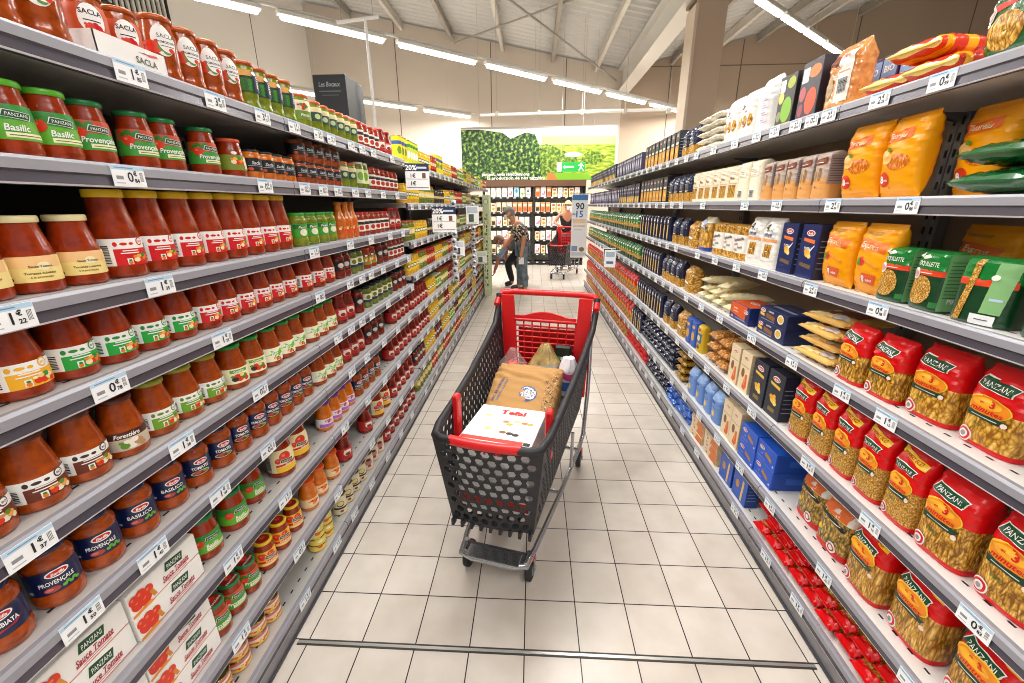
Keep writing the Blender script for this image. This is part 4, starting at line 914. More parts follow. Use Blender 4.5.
def shelf_phrase(i, n): return 'top shelf' if i == 1 else 'bottom shelf' if i == n else f'{ordinal(i)} shelf down'
def bay_of(side, y):
    B = LB if side == 'L' else RB
    for i, (a, b) in enumerate(B):
        if y < b: return i
    return len(B) - 1
PENDING = []
def run(side, shelf, kind, y0, y1, n, tiers=1, setb=.012, jit=.05, lean=0., dz=0., rot=0., back=0., far=None, word=None):
    K = KIND[kind]
    if n > 1 and n * K['w'] > (y1 - y0) + 1e-6: n = max(1, int((y1 - y0 + .004) / K['w']))
    for i in range(n):
        y = y0 + (y1 - y0) * (i + .5) / n
        b = bay_of(side, y)
        lev = (LN if b < 2 else LF) if side == 'L' else RN
        z = lev[min(shelf, len(lev)) - 1]
        d = K['d'] / 2 + .017 + setb + back + rng.uniform(0, .006)
        for t in range(tiers):
            a = (pi/2 if side == 'L' else -pi/2) + rot + rng.uniform(-jit, jit)
            x = XL - d if side == 'L' else XR + d
            PENDING.append(dict(k=kind, loc=(x, y, z + .0012 + dz + t * (K['h'] + .0005)), rot=(lean, 0, a), side=side, b=b, shelf=shelf, nl=len(lev), tier=t if tiers > 1 else None, tiers=tiers, y=y, far=(y > 2.5 if far is None else far), word=word))
def flush():
    cnt, tot = {}, {}
    for p in PENDING: 
        key = (KIND[p['k']]['look'], p['side'], p['b'], p['shelf'], p['tier'], p['word']); tot[key] = tot.get(key, 0) + 1
    for p in sorted(PENDING, key=lambda q: q['y']):
        K = KIND[p['k']]
        key = (K['look'], p['side'], p['b'], p['shelf'], p['tier'], p['word']); cnt[key] = cnt.get(key, 0) + 1
        look = K['look']
        if p['tier'] is not None: look = ('upper ' if p['tier'] == p['tiers'] - 1 else 'lower ' if p['tier'] == 0 else 'middle ') + look
        if p['word']: look = p['word'] + ' ' + look
        o_ = f"{ordinal(cnt[key])} from near end, " if tot[key] > 1 else ''
        goods = 'sauce' if p['side'] == 'L' else 'pasta'
        lab = f"{look}, {o_}{ordinal(p['b']+1)} {goods} bay, {shelf_phrase(p['shelf'], p['nl'])}"
        put(p['k'], p['loc'], p['rot'], lab, f"{K['name'].replace('_', ' ')}s of one look: {K['look']}", not p['far'])
    PENDING.clear()
# ------------------------------------------------------------------ the sauce side, shelf by shelf (y0, y1 in metres along the aisle)
def L(s, *runs):
    for r in runs: run('L', s, *r[:4], **(r[4] if len(r) > 4 else {}))
def R(s, *runs):
    for r in runs: run('R', s, *r[:4], **(r[4] if len(r) > 4 else {}))
L(1, ('tall_tom', .68, .925, 3), ('tray_tom', .94, 1.10, 2, dict(setb=.02)), ('tall_tom', 1.115, 1.43, 4), ('tall_pes', 1.44, 1.72, 4), ('wide_pes', 1.75, 1.85, 1), ('slim_pes', 1.86, 2.30, 6), ('red_white', 2.31, 2.62, 4, dict(tiers=1)), ('meat', 2.63, 2.86, 3))
L(2, ('basil', .66, .875, 3), ('proven', .88, .95, 1), ('proven', .985, 1.14, 2), ('proven', 1.19, 1.265, 1), ('orange_lid', 1.30, 1.385, 1), ('black_small', 1.39, 1.66, 4), ('black_wide', 1.68, 2.05, 5, dict(tiers=2)), ('slim_pes', 2.06, 2.25, 3), ('green_jar', 2.26, 2.40, 2), ('red_white', 2.42, 2.9, 6))
L(2, ('proven', .94, 1.0, 1, dict(back=.085, word='rear')), ('proven', 1.13, 1.19, 1, dict(back=.085, word='rear')))
L(3, ('cream_lid', .60, .86, 3), ('red_shop', .865, 1.575, 8), ('pesto_grn', 1.60, 1.95, 4), ('bottle_or', 1.97, 2.18, 3), ('red_white', 2.19, 2.66, 6), ('meat', 2.68, 2.92, 3))
L(4, ('orange_shop', .50, .70, 2), ('green_shop', .70, 1.05, 4), ('red_shop_s', 1.055, 1.55, 6), ('red_shop_s', 1.57, 1.88, 4), ('blk_red', 1.90, 2.04, 2), ('olive_jar', 2.05, 2.20, 2), ('orange_lid', 2.22, 2.40, 2), ('blk_red', 2.42, 2.6, 2), ('red_white', 2.62, 2.92, 4))
L(5, ('brown_shop', .485, .745, 3), ('forest', .75, .83, 1), ('olive_shop', .835, 1.10, 3), ('green_lid', 1.11, 1.29, 2), ('bright_green', 1.30, 1.55, 3), ('bright_green', 1.57, 1.83, 3), ('meat', 1.85, 2.02, 2), ('blk_red', 2.04, 2.16, 2), ('olive_jar', 2.18, 2.62, 5), ('blk_red', 2.64, 2.92, 3))
L(6, ('b_arr', .372, .532, 2), ('b_pro', .54, .715, 2), ('b_bas', .715, .90, 2), ('b_tom', .90, 1.16, 3), ('b_far', 1.16, 1.55, 5), ('bright_green', 1.58, 1.83, 3), ('meat', 1.85, 2.10, 3), ('blk_red', 2.12, 2.40, 3), ('meat', 2.55, 2.92, 4))
L(7, ('tom_box', .45, .645, 1, dict(tiers=2, jit=0)), ('tom_box', .648, .842, 1, dict(tiers=2, jit=0)), ('basil_big', .855, 1.08, 2, dict(jit=.12)), ('basil_big', 1.10, 1.19, 1, dict(setb=.03)), ('yellowlab', 1.24, 1.46, 2), ('purple', 1.58, 1.90, 4), ('b_far', 1.93, 2.28, 4), ('meat', 2.45, 2.92, 5))
L(8, ('tom_box', .44, .634, 1, dict(tiers=3, jit=0)), ('tom_box', .636, .83, 1, dict(tiers=3, jit=0)), ('redtop', .83, 1.05, 3), ('yellowtop', 1.06, 1.33, 4), ('orange_cap', 1.36, 1.54, 2), ('orange_cap', 1.57, 1.66, 1), ('meat', 1.70, 1.80, 1), ('meat', 1.95, 2.1, 2), ('yellowlab', 2.14, 2.4, 2), ('meat', 2.42, 2.92, 5))
L(9, ('pink_can', .70, .86, 2, dict(tiers=2)), ('pink_can', .87, 1.12, 3, dict(tiers=2, setb=.02)), ('yellow_can', 1.36, 1.52, 2, dict(tiers=2)), ('cream_can', 1.58, 1.92, 4, dict(lean=-.0)), ('pink_tall', 1.93, 2.2, 3), ('meat', 2.22, 2.9, 7))
# further sauce bays
PAL_L = {1: ['yellow_tin', 'green_tin', 'yellow_jar', 'amber_jar', 'red_jar', 'green_jar'], 2: ['yellow_jar', 'amber_jar', 'red_jar', 'dark_jar', 'green_jar'], 3: ['amber_jar', 'green_jar', 'yellow_jar', 'dark_jar'],
         4: ['yellow_jar', 'dark_jar', 'amber_jar', 'red_jar'], 5: ['meat', 'yellow_jar', 'green_jar', 'amber_jar'], 6: ['meat', 'yellow_jar', 'amber_jar', 'dark_jar'], 7: ['blk_red', 'amber_jar', 'yellow_jar', 'green_jar'], 8: ['amber_jar', 'green_jar', 'red_jar', 'yellow_jar']}
for s in range(1, 9):
    pal = PAL_L[s]; y = 2.98; q = 0
    while y < 8.1:
        k = pal[q % len(pal)]; q += 1 + rng.randint(0, 1)
        w = KIND[k]['w'] * (1.02 if y < 4.5 else 1.2); n = rng.randint(3, 6)
        if y + n * w > 8.2: n = max(1, int((8.2 - y) / w))
        h = KIND[k]['h']; gap = (LF[s-2] - LF[s-1] - .05) if s > 1 else .5
        if h < gap: run('L', s, k, y, y + n * w, n, setb=.012)
        y += n * w + .012
# ------------------------------------------------------------------ the pasta side
R(1, ('fusilli', 1.06, 1.24, 1, dict(rot=-.15, setb=.02)), ('purple_box', 1.56, 1.78, 3, dict(setb=.16)), ('label_bread', 1.62, 1.77, 1, dict(setb=.01)), ('seed_red', 1.785, 1.93, 1), ('seed_green', 1.94, 2.08, 1), ('white_crumple', 2.12, 2.28, 1), ('white_win', 2.29, 2.62, 2))
for y, dz, w in ((1.335, 0, 'nearer'), (1.495, 0, 'further'), (1.41, .061, 'topmost')): run('R', 1, 'red_yellow', y - .05, y + .05, 1, dz=dz, setb=.004, word=w, rot=.15)
for t, w in enumerate(('lowest', 'second-lowest', 'middle', 'second-highest', 'highest')):
    run('R', 1, 'white_flat', 2.66, 2.84, 1, dz=t * .04, word=w)
    run('R', 1, 'white_flat', 2.86, 3.0, 1, dz=t * .04, word=w + ' further')
R(2, ('yellow8', 1.44, 1.595, 1, dict(setb=.012)), ('yellow8', 1.285, 1.44, 1, dict(setb=.015, rot=-.1)), ('yellow8', 1.15, 1.30, 1, dict(setb=.11, rot=-.1)))
for y, dz, w in ((1.075, 0, 'lower'), (1.07, .062, 'upper'), (.855, 0, 'nearer lower'), (.86, .062, 'nearer upper'), (.86, .124, 'topmost')): run('R', 2, 'green_flat', y - .05, y + .05, 1, dz=dz, word=w, setb=.004)
R(2, ('brown_tube', 1.64, 2.10, 5), ('cream_plain', 2.12, 2.34, 2), ('cream_bag', 2.35, 2.98, 6))
R(3, ('green_pack', .82, .915, 1), ('green_pack2', .95, 1.07, 1, dict(rot=.12)), ('green_pack', 1.10, 1.20, 1, dict(rot=.0)), ('green_pack', 1.215, 1.315, 1, dict(rot=.02)), ('yellow8b', 1.275, 1.597, 2, dict(jit=.03, rot=-.08)), ('yellow8b', 1.15, 1.31, 1, dict(setb=.20, word='rear')),
  ('navy_box', 1.60, 1.86, 2, dict(jit=.01)), ('nine_white', 1.875, 2.15, 2), ('script_white', 2.16, 2.55, 3), ('stripe_rig', 2.60, 2.78, 1), ('nest_bag', 2.80, 2.95, 1))
R(4, ('pz_bow', .855, .995, 1, dict(setb=.04)), ('pz_bow', 1.01, 1.145, 1, dict(setb=.035)), ('pz_tube', 1.15, 1.27, 1, dict(setb=.02)), ('pz_tube', 1.275, 1.395, 1, dict(setb=.01)), ('pz_tube', .60, .74, 1, dict(setb=.2)))
for t, w in enumerate(('lowest', 'second-lowest', 'third-lowest', 'topmost')): run('R', 4, 'cream_flat', 1.41, 1.63, 1, dz=t * .047, setb=.008 + .012 * (t % 2), word=w, jit=.12)
R(4, ('navy_tray', 1.69, 1.92, 1, dict(tiers=2, jit=.01)), ('orange_tray', 1.97, 2.2, 1, dict(tiers=1, jit=.02)))
for i, (y, dz, rr, w) in enumerate(((2.28, .004, .2, 'lowest near'), (2.40, .004, .1, 'lowest middle'), (2.52, .004, -.1, 'lowest further'), (2.64, .004, .1, 'lowest last'), (2.30, .05, -.3, 'upper near'), (2.47, .05, .15, 'upper middle'), (2.60, .05, .2, 'upper further'), (2.40, .10, .4, 'topmost near'), (2.58, .10, -.1, 'topmost further'))):
    run('R', 4, 'cream_long', y - .03, y + .03, 1, dz=dz, rot=rr, setb=.012, word=w)
R(4, ('nest_bag', 2.74, 2.96, 1))
R(5, ('pz_fine', .985, 1.58, 5, dict(setb=.02)), ('pz_penne', .855, .98, 1, dict(setb=.02)), ('pz_penne', .70, .84, 1, dict(setb=.03)), ('mix_bow', .38, .66, 2, dict(setb=.10)), ('black_box', 1.62, 1.87, 2, dict(jit=.01)), ('beige_box', 1.89, 2.11, 2, dict(jit=.01)))
for t, w in enumerate(('lower', 'middle', 'upper')):
    run('R', 5, 'roll_pack', 2.14, 2.27, 1, dz=t * .063, word=w + ' near', setb=.01); run('R', 5, 'roll_pack', 2.28, 2.42, 1, dz=t * .063, word=w + ' further', setb=.01)
R(5, ('yellow_pack', 2.48, 2.57, 1), ('blue_yellow', 2.58, 2.76, 2), ('nest_bag', 2.80, 2.96, 1))
R(6, ('pz_eco', .66, .815, 1, dict(setb=.03)), ('pz_eco', .84, .995, 1, dict(setb=.03)), ('pz_eco', 1.01, 1.155, 1, dict(setb=.02)), ('pz_eco', .60, .74, 1, dict(setb=.19, word='rear')), ('mix_bow', 1.18, 1.31, 1, dict(setb=.03)), ('mix_bow', 1.33, 1.46, 1, dict(setb=.05)), ('mix_bow', .36, .5, 1, dict(setb=.2)),
  ('blue_brick', 1.57, 1.865, 2, dict(tiers=2, jit=.01, setb=.01)), ('beige_box', 1.88, 2.09, 2, dict(jit=.01)), ('blue_pack', 2.12, 2.62, 4))
for t, w in enumerate(('lowest', 'second-lowest', 'third-lowest', 'topmost')): run('R', 6, 'gold_flat', 2.68, 2.9, 1, dz=t * .053, word=w, jit=.08)
for t, w in enumerate(('bottom-layer', 'middle-layer', 'top-layer')):
    n = (11, 10, 4)[t]; y0 = (.66, .70, 1.27)[t]
    for i in range(n):
        y = y0 + i * .088
        run('R', 7, 'spag', y, y + .06, 1, dz=.004 + t * .051, setb=-.006 + .012 * (t % 2) + rng.uniform(-.004, .01), jit=.03, word=w)
R(7, ('blue_stand', 1.72, 2.02, 2, dict(jit=.03)))
for t, w in enumerate(('lower', 'middle', 'upper')): run('R', 7, 'cream_brick', 2.06, 2.26, 1, dz=t * .0455, word=w, jit=.03); run('R', 7, 'cream_brick', 2.27, 2.47, 1, dz=t * .0455, word=w, jit=.03)
for t, w in enumerate(('lower', 'upper', 'topmost')):
    for i in range(5): run('R', 7, 'blue_bow', 2.49 + i * .1, 2.58 + i * .1, 1, dz=t * .051, jit=.05, word=w, setb=-.003 + rng.uniform(0, .02))
# further pasta bays
FARR = {1: [('navy_bag', 3.02, 3.3, 3), ('gold_box', 3.32, 4.3, 9), ('plum_carton', 4.42, 5.7, 14), ('navy_carton', 5.75, 8.2, 22)],
        2: [('navy_bag', 3.02, 3.5, 4), ('gold_box', 3.52, 4.35, 8), ('navy_carton', 4.42, 5.4, 10), ('plum_carton', 5.45, 8.2, 27)],
        3: [('navy_bag', 3.0, 3.3, 3), ('navy_slim', 3.34, 4.3, 10), ('green_far', 4.35, 8.2, 32)],
        4: [('navy_bag', 3.0, 3.45, 4), ('navy_slim', 3.5, 4.1, 8), ('green_far', 4.2, 8.2, 34)],
        5: [('navy_bag', 3.0, 3.3, 3), ('navy_slim', 3.34, 4.2, 11), ('pz_far', 4.25, 8.2, 32)],
        6: [('navy_slim', 3.9, 4.3, 5), ('pz_far', 4.3, 8.2, 30)], 7: [('pz_far', 4.5, 8.2, 26)]}
for s, rs in FARR.items():
    for r in rs: run('R', s, *r, setb=.012)
for t, w in enumerate(('lower', 'middle', 'upper')):
    for i in range(9): run('R', 6, 'navy_flat', 2.96 + i * .105, 3.05 + i * .105, 1, dz=t * .053, jit=.02, word=w)
for t, w in enumerate(('lower', 'middle', 'upper')):
    for i in range(6): run('R', 7, 'navy_flat', 3.0 + i * .105, 3.1 + i * .105, 1, dz=t * .053, jit=.02, word=w)
    for i in range(7): run('R', 7, 'red_flat', 3.64 + i * .122, 3.75 + i * .122, 1, dz=t * .063, jit=.02, word=w)
flush()
# the white card tray under two jars on the top sauce shelf
m = MB()
for a, b in (((-.10, -.052, 0), (.10, -.050, .045)), ((-.10, -.052, 0), (-.098, .04, .045)), ((.098, -.052, 0), (.10, .04, .045))): m.box((a[0]*.86, a[1], a[2]), (b[0]*.86, b[1], b[2]), P('#efece8', .6))
art(m, [T('SACLA', 30, 18, 13, P('#4a5a3a'), bold=.02), ('quad', [(10, 32), (30, 36), (50, 31), (30, 34)], RED), ('quad', [(30, 34), (60, 38), (64, 34), (40, 31)], RED)], flat_surf(-.052), .0005)
o = link('card_tray', m.mesh('card_tray'), None, (XL - .0725, 1.02, LN[0] + .0008), pi/2); tag(o, 'white card tray around two red jars, top sauce shelf', 'tray')

# ------------------------------------------------------------------ price tags
def tag_mesh(euro, cents):
    b = MB(); f = -.0012; k = P('#f2f4f6', .4)
    b.box((-.0375, -.0012, -.021), (.0375, 0, .021), k)
    it = [('rect', -37, 12, 37, 20.5, P('#b7d4ea', .4)), ('rect', -30, 15, 12, 17, P('#6a8fb0')), T(euro, 2, -1, 20, BLACK, bold=.015), T('€', 14, 6, 9, BLACK, bold=.04), T(cents, 16, -8, 8, BLACK, bold=.03)]
    it += [('rect', 25, -9, 33, 8, P('#55595e'))] + [('rect', 26 + 2 * i, -8, 27 + 2 * i, 7, WHITE) for i in range(4)] + [('rect', -30, -7, -14, 0, P('#8a8d92')), ('rect', -32, -15, -12, -13, P('#b9bcc2'))]
    art(b, it, flat_surf(f), .0002, .00015, 9)
    return b.mesh('price_tag')
TM = {}
LT = {1: [0.975, 1.222, 1.427, 1.61, 1.786, 1.896, 2.099, 2.231, 2.381, 2.694], 2: [0.905, 1.377, 1.62, 1.763, 1.899, 2.083, 2.248, 2.473], 3: [0.618, 0.91, 1.619, 1.955, 2.221, 2.528], 4: [0.735, 1.056, 1.613, 1.903, 2.046, 2.169, 2.353, 2.611],
      5: [0.527, 0.852, 1.16, 1.713, 1.852, 1.985, 2.12], 6: [0.551, 0.708, 0.921, 1.14, 1.80, 1.992], 7: [0.906, 1.171, 1.659, 1.94], 8: [0.863, 1.187, 1.512, 1.924], 9: [1.165, 1.438, 1.63, 1.861]}
RT = {1: [1.233, 1.429, 1.65, 1.742, 1.841, 1.988, 2.137, 2.353], 2: [1.233, 1.528, 1.869, 2.144, 2.664], 3: [1.235, 1.545, 1.877, 2.124], 4: [1.106, 1.284, 1.56, 1.872, 2.218], 5: [0.746, 1.055, 1.35, 1.759], 6: [0.809, 1.156, 1.499, 1.768], 7: [1.231, 1.45, 1.739, 2.242]}
PR = {('L', 1): ['1 85', '3 05', '3 15'], ('L', 2): ['0 84', '0 99'], ('L', 3): ['1 22', '1 35'], ('L', 4): ['0 78', '1 25', '0 95'], ('L', 5): ['1 37', '1 28', '0 83'], ('L', 6): ['1 50', '1 45', '1 48', '0 95'], ('L', 7): ['1 55', '1 57'], ('L', 8): ['1 57', '0 57'], ('L', 9): ['1 25', '1 18'],
      ('R', 1): ['0 99', '2 25', '2 10'], ('R', 2): ['0 88', '2 35'], ('R', 3): ['0 98', '2 18'], ('R', 4): ['1 15', '1 18', '1 39'], ('R', 5): ['0 83', '1 15', '1 20'], ('R', 6): ['1 65', '1 25'], ('R', 7): ['1 05', '1 12']}
for side, tabs in (('L', LT), ('R', RT)):
    for s, ys in tabs.items():
        lv = LN if side == 'L' else RN
        ys = list(ys); y = max(ys) + .26
        while y < 2.9: ys.append(y); y += .26
        n = 0
        far = []
        for i in range(2, 5):
            lv2 = LF if side == 'L' else RN
            if s <= len(lv2): far += [(3.05 + .2 * j) for j in range(7)] if i == 2 else [((4.45 if i == 3 else 5.85) + .28 * j) for j in range(5)]
        cnt = {}
        for y in sorted(ys + far):
            b = bay_of(side, y); lv2 = (LN if b < 2 else LF) if side == 'L' else RN
            if s > len(lv2): continue
            cnt[b] = cnt.get(b, 0) + 1
            pr = PR[(side, s)]; p = pr[n % len(pr)]; n += 1
            if p not in TM: TM[p] = tag_mesh(*p.split())
            x = XL + .0008 if side == 'L' else XR - .0008
            o = link('price_tag', TM[p], None, (x, y, lv2[s-1] - .0225), (pi/2 if side == 'L' else -pi/2))
            tag(o, f"white price tag, {ordinal(cnt[b])} from near end, {ordinal(b+1)} {'sauce' if side == 'L' else 'pasta'} bay, {shelf_phrase(s, len(lv2))}", 'price tag', 'shelf price tags')
# ------------------------------------------------------------------ shopping carts
PLAS = P('#26262a', .5, 0, .0, .4); CRED = P('#d21a1c', .35); CHROME = P('#b9bcc0', .22, .9); RUB = P('#2a2a2c', .7); WHEELC = P('#8d8f93', .4, .3)
def lattice(mb, Pf, nu, nv, mat, th, n_out, hole=.62, frame=.06, stag=True):
    """A panel over u, v in 0..1 with staggered six-sided openings; Pf(u, v) -> Vector."""
    n_out = Vector(n_out).normalized()
    def hexa(u0, u1, v0, v1):
        uc, vc = (u0+u1)/2, (v0+v1)/2; a, b = (u1-u0)/2, (v1-v0)/2
        outer = [(u0, v0), (uc, v0), (u1, v0), (u1, vc), (u1, v1), (uc, v1), (u0, v1), (u0, vc)]
        h = hole
        inner = [(uc-a*h*.6, vc-b*h), (uc, vc-b*h*1.05), (uc+a*h*.6, vc-b*h), (uc+a*h, vc), (uc+a*h*.6, vc+b*h), (uc, vc+b*h*1.05), (uc-a*h*.6, vc+b*h), (uc-a*h, vc)]
        V = [Pf(*p) for p in outer] + [Pf(*p) for p in inner]
        V2 = [p + n_out * th for p in V]
        F = []
        for i in range(8):
            j = (i+1) % 8
            F += [(i, j, 8+j, 8+i), (16+j, 16+i, 24+i, 24+j), (8+i, 8+j, 24+j, 24+i)]
        mb.add(V + V2, F, mat)
    def solid(u0, u1, v0, v1):
        if u1 - u0 > .3:
            for q in range(24): solid1(u0 + (u1-u0)*q/24, u0 + (u1-u0)*(q+1)/24, v0, v1)
        else: solid1(u0, u1, v0, v1)
    def solid1(u0, u1, v0, v1):
        V = [Pf(u0, v0), Pf(u1, v0), Pf(u1, v1), Pf(u0, v1)]; V += [p + n_out*th for p in V]
        mb.add(V, [(0, 1, 2, 3), (7, 6, 5, 4), (0, 4, 5, 1), (1, 5, 6, 2), (2, 6, 7, 3), (3, 7, 4, 0)], mat)
    f = frame
    for j in range(nv):
        v0, v1 = f + (1-2*f) * j / nv, f + (1-2*f) * (j+1) / nv
        w = (1-2*f) / nu
        off = (w/2 if (j % 2 and stag) else 0)
        k = nu - (1 if off else 0)
        for i in range(k): hexa(f + off + i*w, f + off + (i+1)*w, v0, v1)
        if off: solid(f, f+off, v0, v1); solid(1-f-off, 1-f, v0, v1)
    solid(0, 1, 0, f); solid(0, 1, 1-f, 1); solid(0, f, f, 1-f); solid(1-f, 1, f, 1-f)

def rim_z(t):       # height of the basket rim; t = 0 at the handle, 1 at the nose
    pts = [(0, 1.04), (.03, .955), (.10, .885), (.28, .835), (.55, .775), (.78, .742), (1, .722)]
    for (a, za), (b, zb) in zip(pts, pts[1:]):
        if t <= b: return za + (zb - za) * (t - a) / (b - a)
    return pts[-1][1]
YF, YR_ = -.53, .54
def half_w(t): return .285 + (.213 - .285) * t
def cart_parts():
    parts = []
    def top(t, s): return Vector((s * half_w(t), YR_ + (YF - YR_) * t, rim_z(t)))
    def bot(t, s): return Vector((s * (half_w(t) * .80), YR_ - .06 + (YF + .045 - YR_ + .06) * t, .40 - .08 * t))
    # sides
    for s in (-1, 1):
        m = MB(); f = lambda u, v: bot(u, s).lerp(top(u, s) - Vector((0, 0, .01)), v)
        lattice(m, f, 23, 11, PLAS, .007, (-s, 0, 0), .70, .03)
        parts.append(('basket_side', m, None))
    m = MB(); a, b, c, d = bot(1, -1), bot(1, 1), top(1, 1), top(1, -1)
    lattice(m, lambda u, v: a.lerp(b, u).lerp(d.lerp(c, u) - Vector((0, 0, .012)), v) + Vector((0, -.022 * sin(pi*u), 0)), 8, 10, PLAS, .007, (0, 1, 0), .76, .03)
    for i in range(9): m.box((-.16 + .04*i - .006, YF + .02, .298), (-.16 + .04*i + .006, YF + .05, .33), PLAS, .002)
    parts.append(('basket_front', m, None))
    m = MB(); lattice(m, lambda u, v: bot(v, -1).lerp(bot(v, 1), u), 7, 16, PLAS, .007, (0, 0, -1), .6, .03); parts.append(('basket_floor', m, None))
    # rim
    pts = [top(t, -1) for t in (.0, .03, .06, .10, .18, .28, .4, .55, .78, .93)] + [top(1, -1) + Vector((.012, .004, 0)), top(1, -1) + Vector((.05, -.018, 0))]
    mid = [Vector((x, YF - .024 + .02*(x/.2)**2, .722)) for x in (-.1, 0, .1)]
    full = pts + mid + [Vector((-p.x, p.y, p.z)) for p in pts[::-1]]
    parts.append(('basket_rim', MB().tube(full, .0165, PLAS, 10), None))
    m = MB()
    m.grid(lambda a_, b_: (-.135 + .27*a_, YF - .024 + .02*((-.135 + .27*a_)/.2)**2 - .0185*cos(pi*(b_*1.3-.25)), .722 + .0185*sin(pi*(b_*1.3-.25))), 12, 10, CRED)
    m.grid(lambda a_, b_: (-.135 + .27*a_, YF - .024 + .02*((-.135 + .27*a_)/.2)**2 - .0170*cos(pi*(b_*1.3-.25)), .722 + .0170*sin(pi*(b_*1.3-.25))), 12, 10, CRED, flip=True)
    parts.append(('front_grip', m, 'red nose grip'))
    for s in (-1, 1):
        t = .80 if s < 0 else .83
        p = top(t, s)
        m = MB().box((p.x - s*.028 - .014, p.y - .03, p.z - .16), (p.x - s*.028 + .014, p.y + .012, p.z + .055), CRED, .006)
        parts.append(('corner_guard', m, 'red corner guard'))
    # handle bar with its red side arms
    h = [(-.285, YR_ - .05, .985), (-.285, YR_, 1.02), (-.27, YR_ + .02, 1.045), (-.2, YR_ + .03, 1.05), (0, YR_ + .032, 1.05), (.2, YR_ + .03, 1.05), (.27, YR_ + .02, 1.045), (.285, YR_, 1.02), (.285, YR_ - .05, .985)]
    parts.append(('handle_bar', MB().tube(h, .0175, CRED, 12), 'red push handle'))
    # rear gate
    m = MB(); yb = YR_ - .035
    for s in (-1, 1):
        m.extrude([(s*.155, yb, .45), (s*.245, yb, .45), (s*.262, yb, 1.04), (s*.19, yb, 1.04)] if s > 0 else [(-.245, yb, .45), (-.155, yb, .45), (-.19, yb, 1.04), (-.262, yb, 1.04)], (0, .022, 0), CRED)
    g0 = [Vector((-.162, yb + .004, .46)), Vector((.162, yb + .004, .46)), Vector((.178, yb + .004, .90)), Vector((-.178, yb + .004, .90))]
    nu, nv = 7, 13
    for i in range(nu + 1):
        u = i / nu; a_, b_ = g0[0].lerp(g0[1], u), g0[3].lerp(g0[2], u); m.tube([a_, b_], .0045, CRED, 6)
    for j in range(nv + 1):
        v = j / nv; a_, b_ = g0[0].lerp(g0[3], v), g0[1].lerp(g0[2], v); m.tube([a_, b_], .0055 if j not in (0, nv) else .010, CRED, 6)
    cap = [(-.178, yb, .895)] + [(-.178 + .356*i/12, yb, .925 + .028*sin(pi*min(1, max(0, (i/12 - .15)/.7)))) for i in range(13)] + [(.178, yb, .895)]
    m.extrude(cap, (0, .016, 0), CRED)
    parts.append(('rear_gate', m, 'red lattice rear gate'))
    m = MB().box((-.17, yb + .045, .47), (.17, yb + .055, .845), P('#a81416', .4), .004)
    parts.append(('child_seat', m, 'folded red child seat'))
    # chassis
    m = MB()
    for s in (-1, 1):
        m.tube([(s*.262, YR_ - .02, .98), (s*.262, YR_ - .01, .5), (s*.25, YR_ - .03, .20), (s*.24, YR_ - .10, .155), (s*.20, 0, .15), (s*.155, YF + .14, .145), (s*.145, YF + .10, .14)], .0125, CHROME, 8)
        m.tube([(s*.22, .22, .16), (s*.22, .24, .36)], .009, CHROME, 8)
    m.tube([(-.145, YF + .10, .14), (-.14, YF + .055, .138), (-.09, YF + .04, .138), (.09, YF + .04, .138), (.14, YF + .055, .138), (.145, YF + .10, .14)], .016, CHROME, 10)
    m.tube([(-.2, 0, .15), (.2, 0, .15)], .009, CHROME, 8); m.tube([(-.235, .40, .16), (.235, .40, .16)], .011, CHROME, 8)
    parts.append(('chassis', m, 'chrome tube chassis'))
    m = MB().box((-.135, YF + .06, .115), (.135, YF + .13, .135), P('#4a4b4e', .5), .006)
    m.box((-.115, YF + .02, .152), (.115, YF + .09, .158), CHROME, .002); parts.append(('bumper_tray', m, None))
    casters = []
    for i, (x, y) in enumerate(((-.14, YF + .11), (.14, YF + .11), (-.235, .45), (.235, .45))):
        fk = MB().tube([(x, y, .155), (x, y, .128)], .012, CHROME, 8)
        for s in (-1, 1): fk.extrude([(x + s*.021, y - .016, .132), (x + s*.021, y + .016, .132), (x + s*.021, y + .035, .045), (x + s*.021, y + .012, .045)], (.002*s, 0, 0), CHROME)
        fk.box((x - .023, y - .018, .124), (x + .023, y + .02, .134), CRED if i != 9 else CHROME, .003)
        wl_ = MB(); R_ = .058
        prof = [(.020, -.014), (R_ - .012, -.015), (R_ - .003, -.012), (R_, -.006), (R_, .006), (R_ - .003, .012), (R_ - .012, .015), (.020, .014)]
        sub = MB().lathe(prof, 24, RUB); sub.lathe([(.034, -.0165), (.034, .0165)], 18, WHEELC); sub.lathe([(.010, -.025), (.010, .025)], 10, CHROME)
        wl_.join(sub, Matrix.Translation((x, y + .022, R_)) @ Matrix.Rotation(pi/2, 4, 'Y'))
        casters.append((fk, wl_))
    return parts, casters
CP, CC = cart_parts()
CPM = [(n, mb.mesh(n), lb) for n, mb, lb in CP]; CCM = [(a.mesh('caster_fork'), b.mesh('wheel')) for a, b in CC]
def cart(loc, rz, label):
    root = empty('shopping_cart', loc, (0, 0, rz))
    for n, me, lb in CPM:
        o = link(n, me, root)
        if lb: o['label'] = lb
    for a, b in CCM:
        o = link('caster', a, root); link('wheel', b, o)
    return tag(root, label, 'shopping cart')
CART_LOC, CART_RZ = Vector((-.042, 1.815, 0)), radians(-13.1)
cart(CART_LOC, CART_RZ, 'dark grey lattice shopping cart with red handle, loaded, mid-aisle')
MC = Matrix.Translation(CART_LOC) @ Matrix.Rotation(CART_RZ, 4, 'Z')
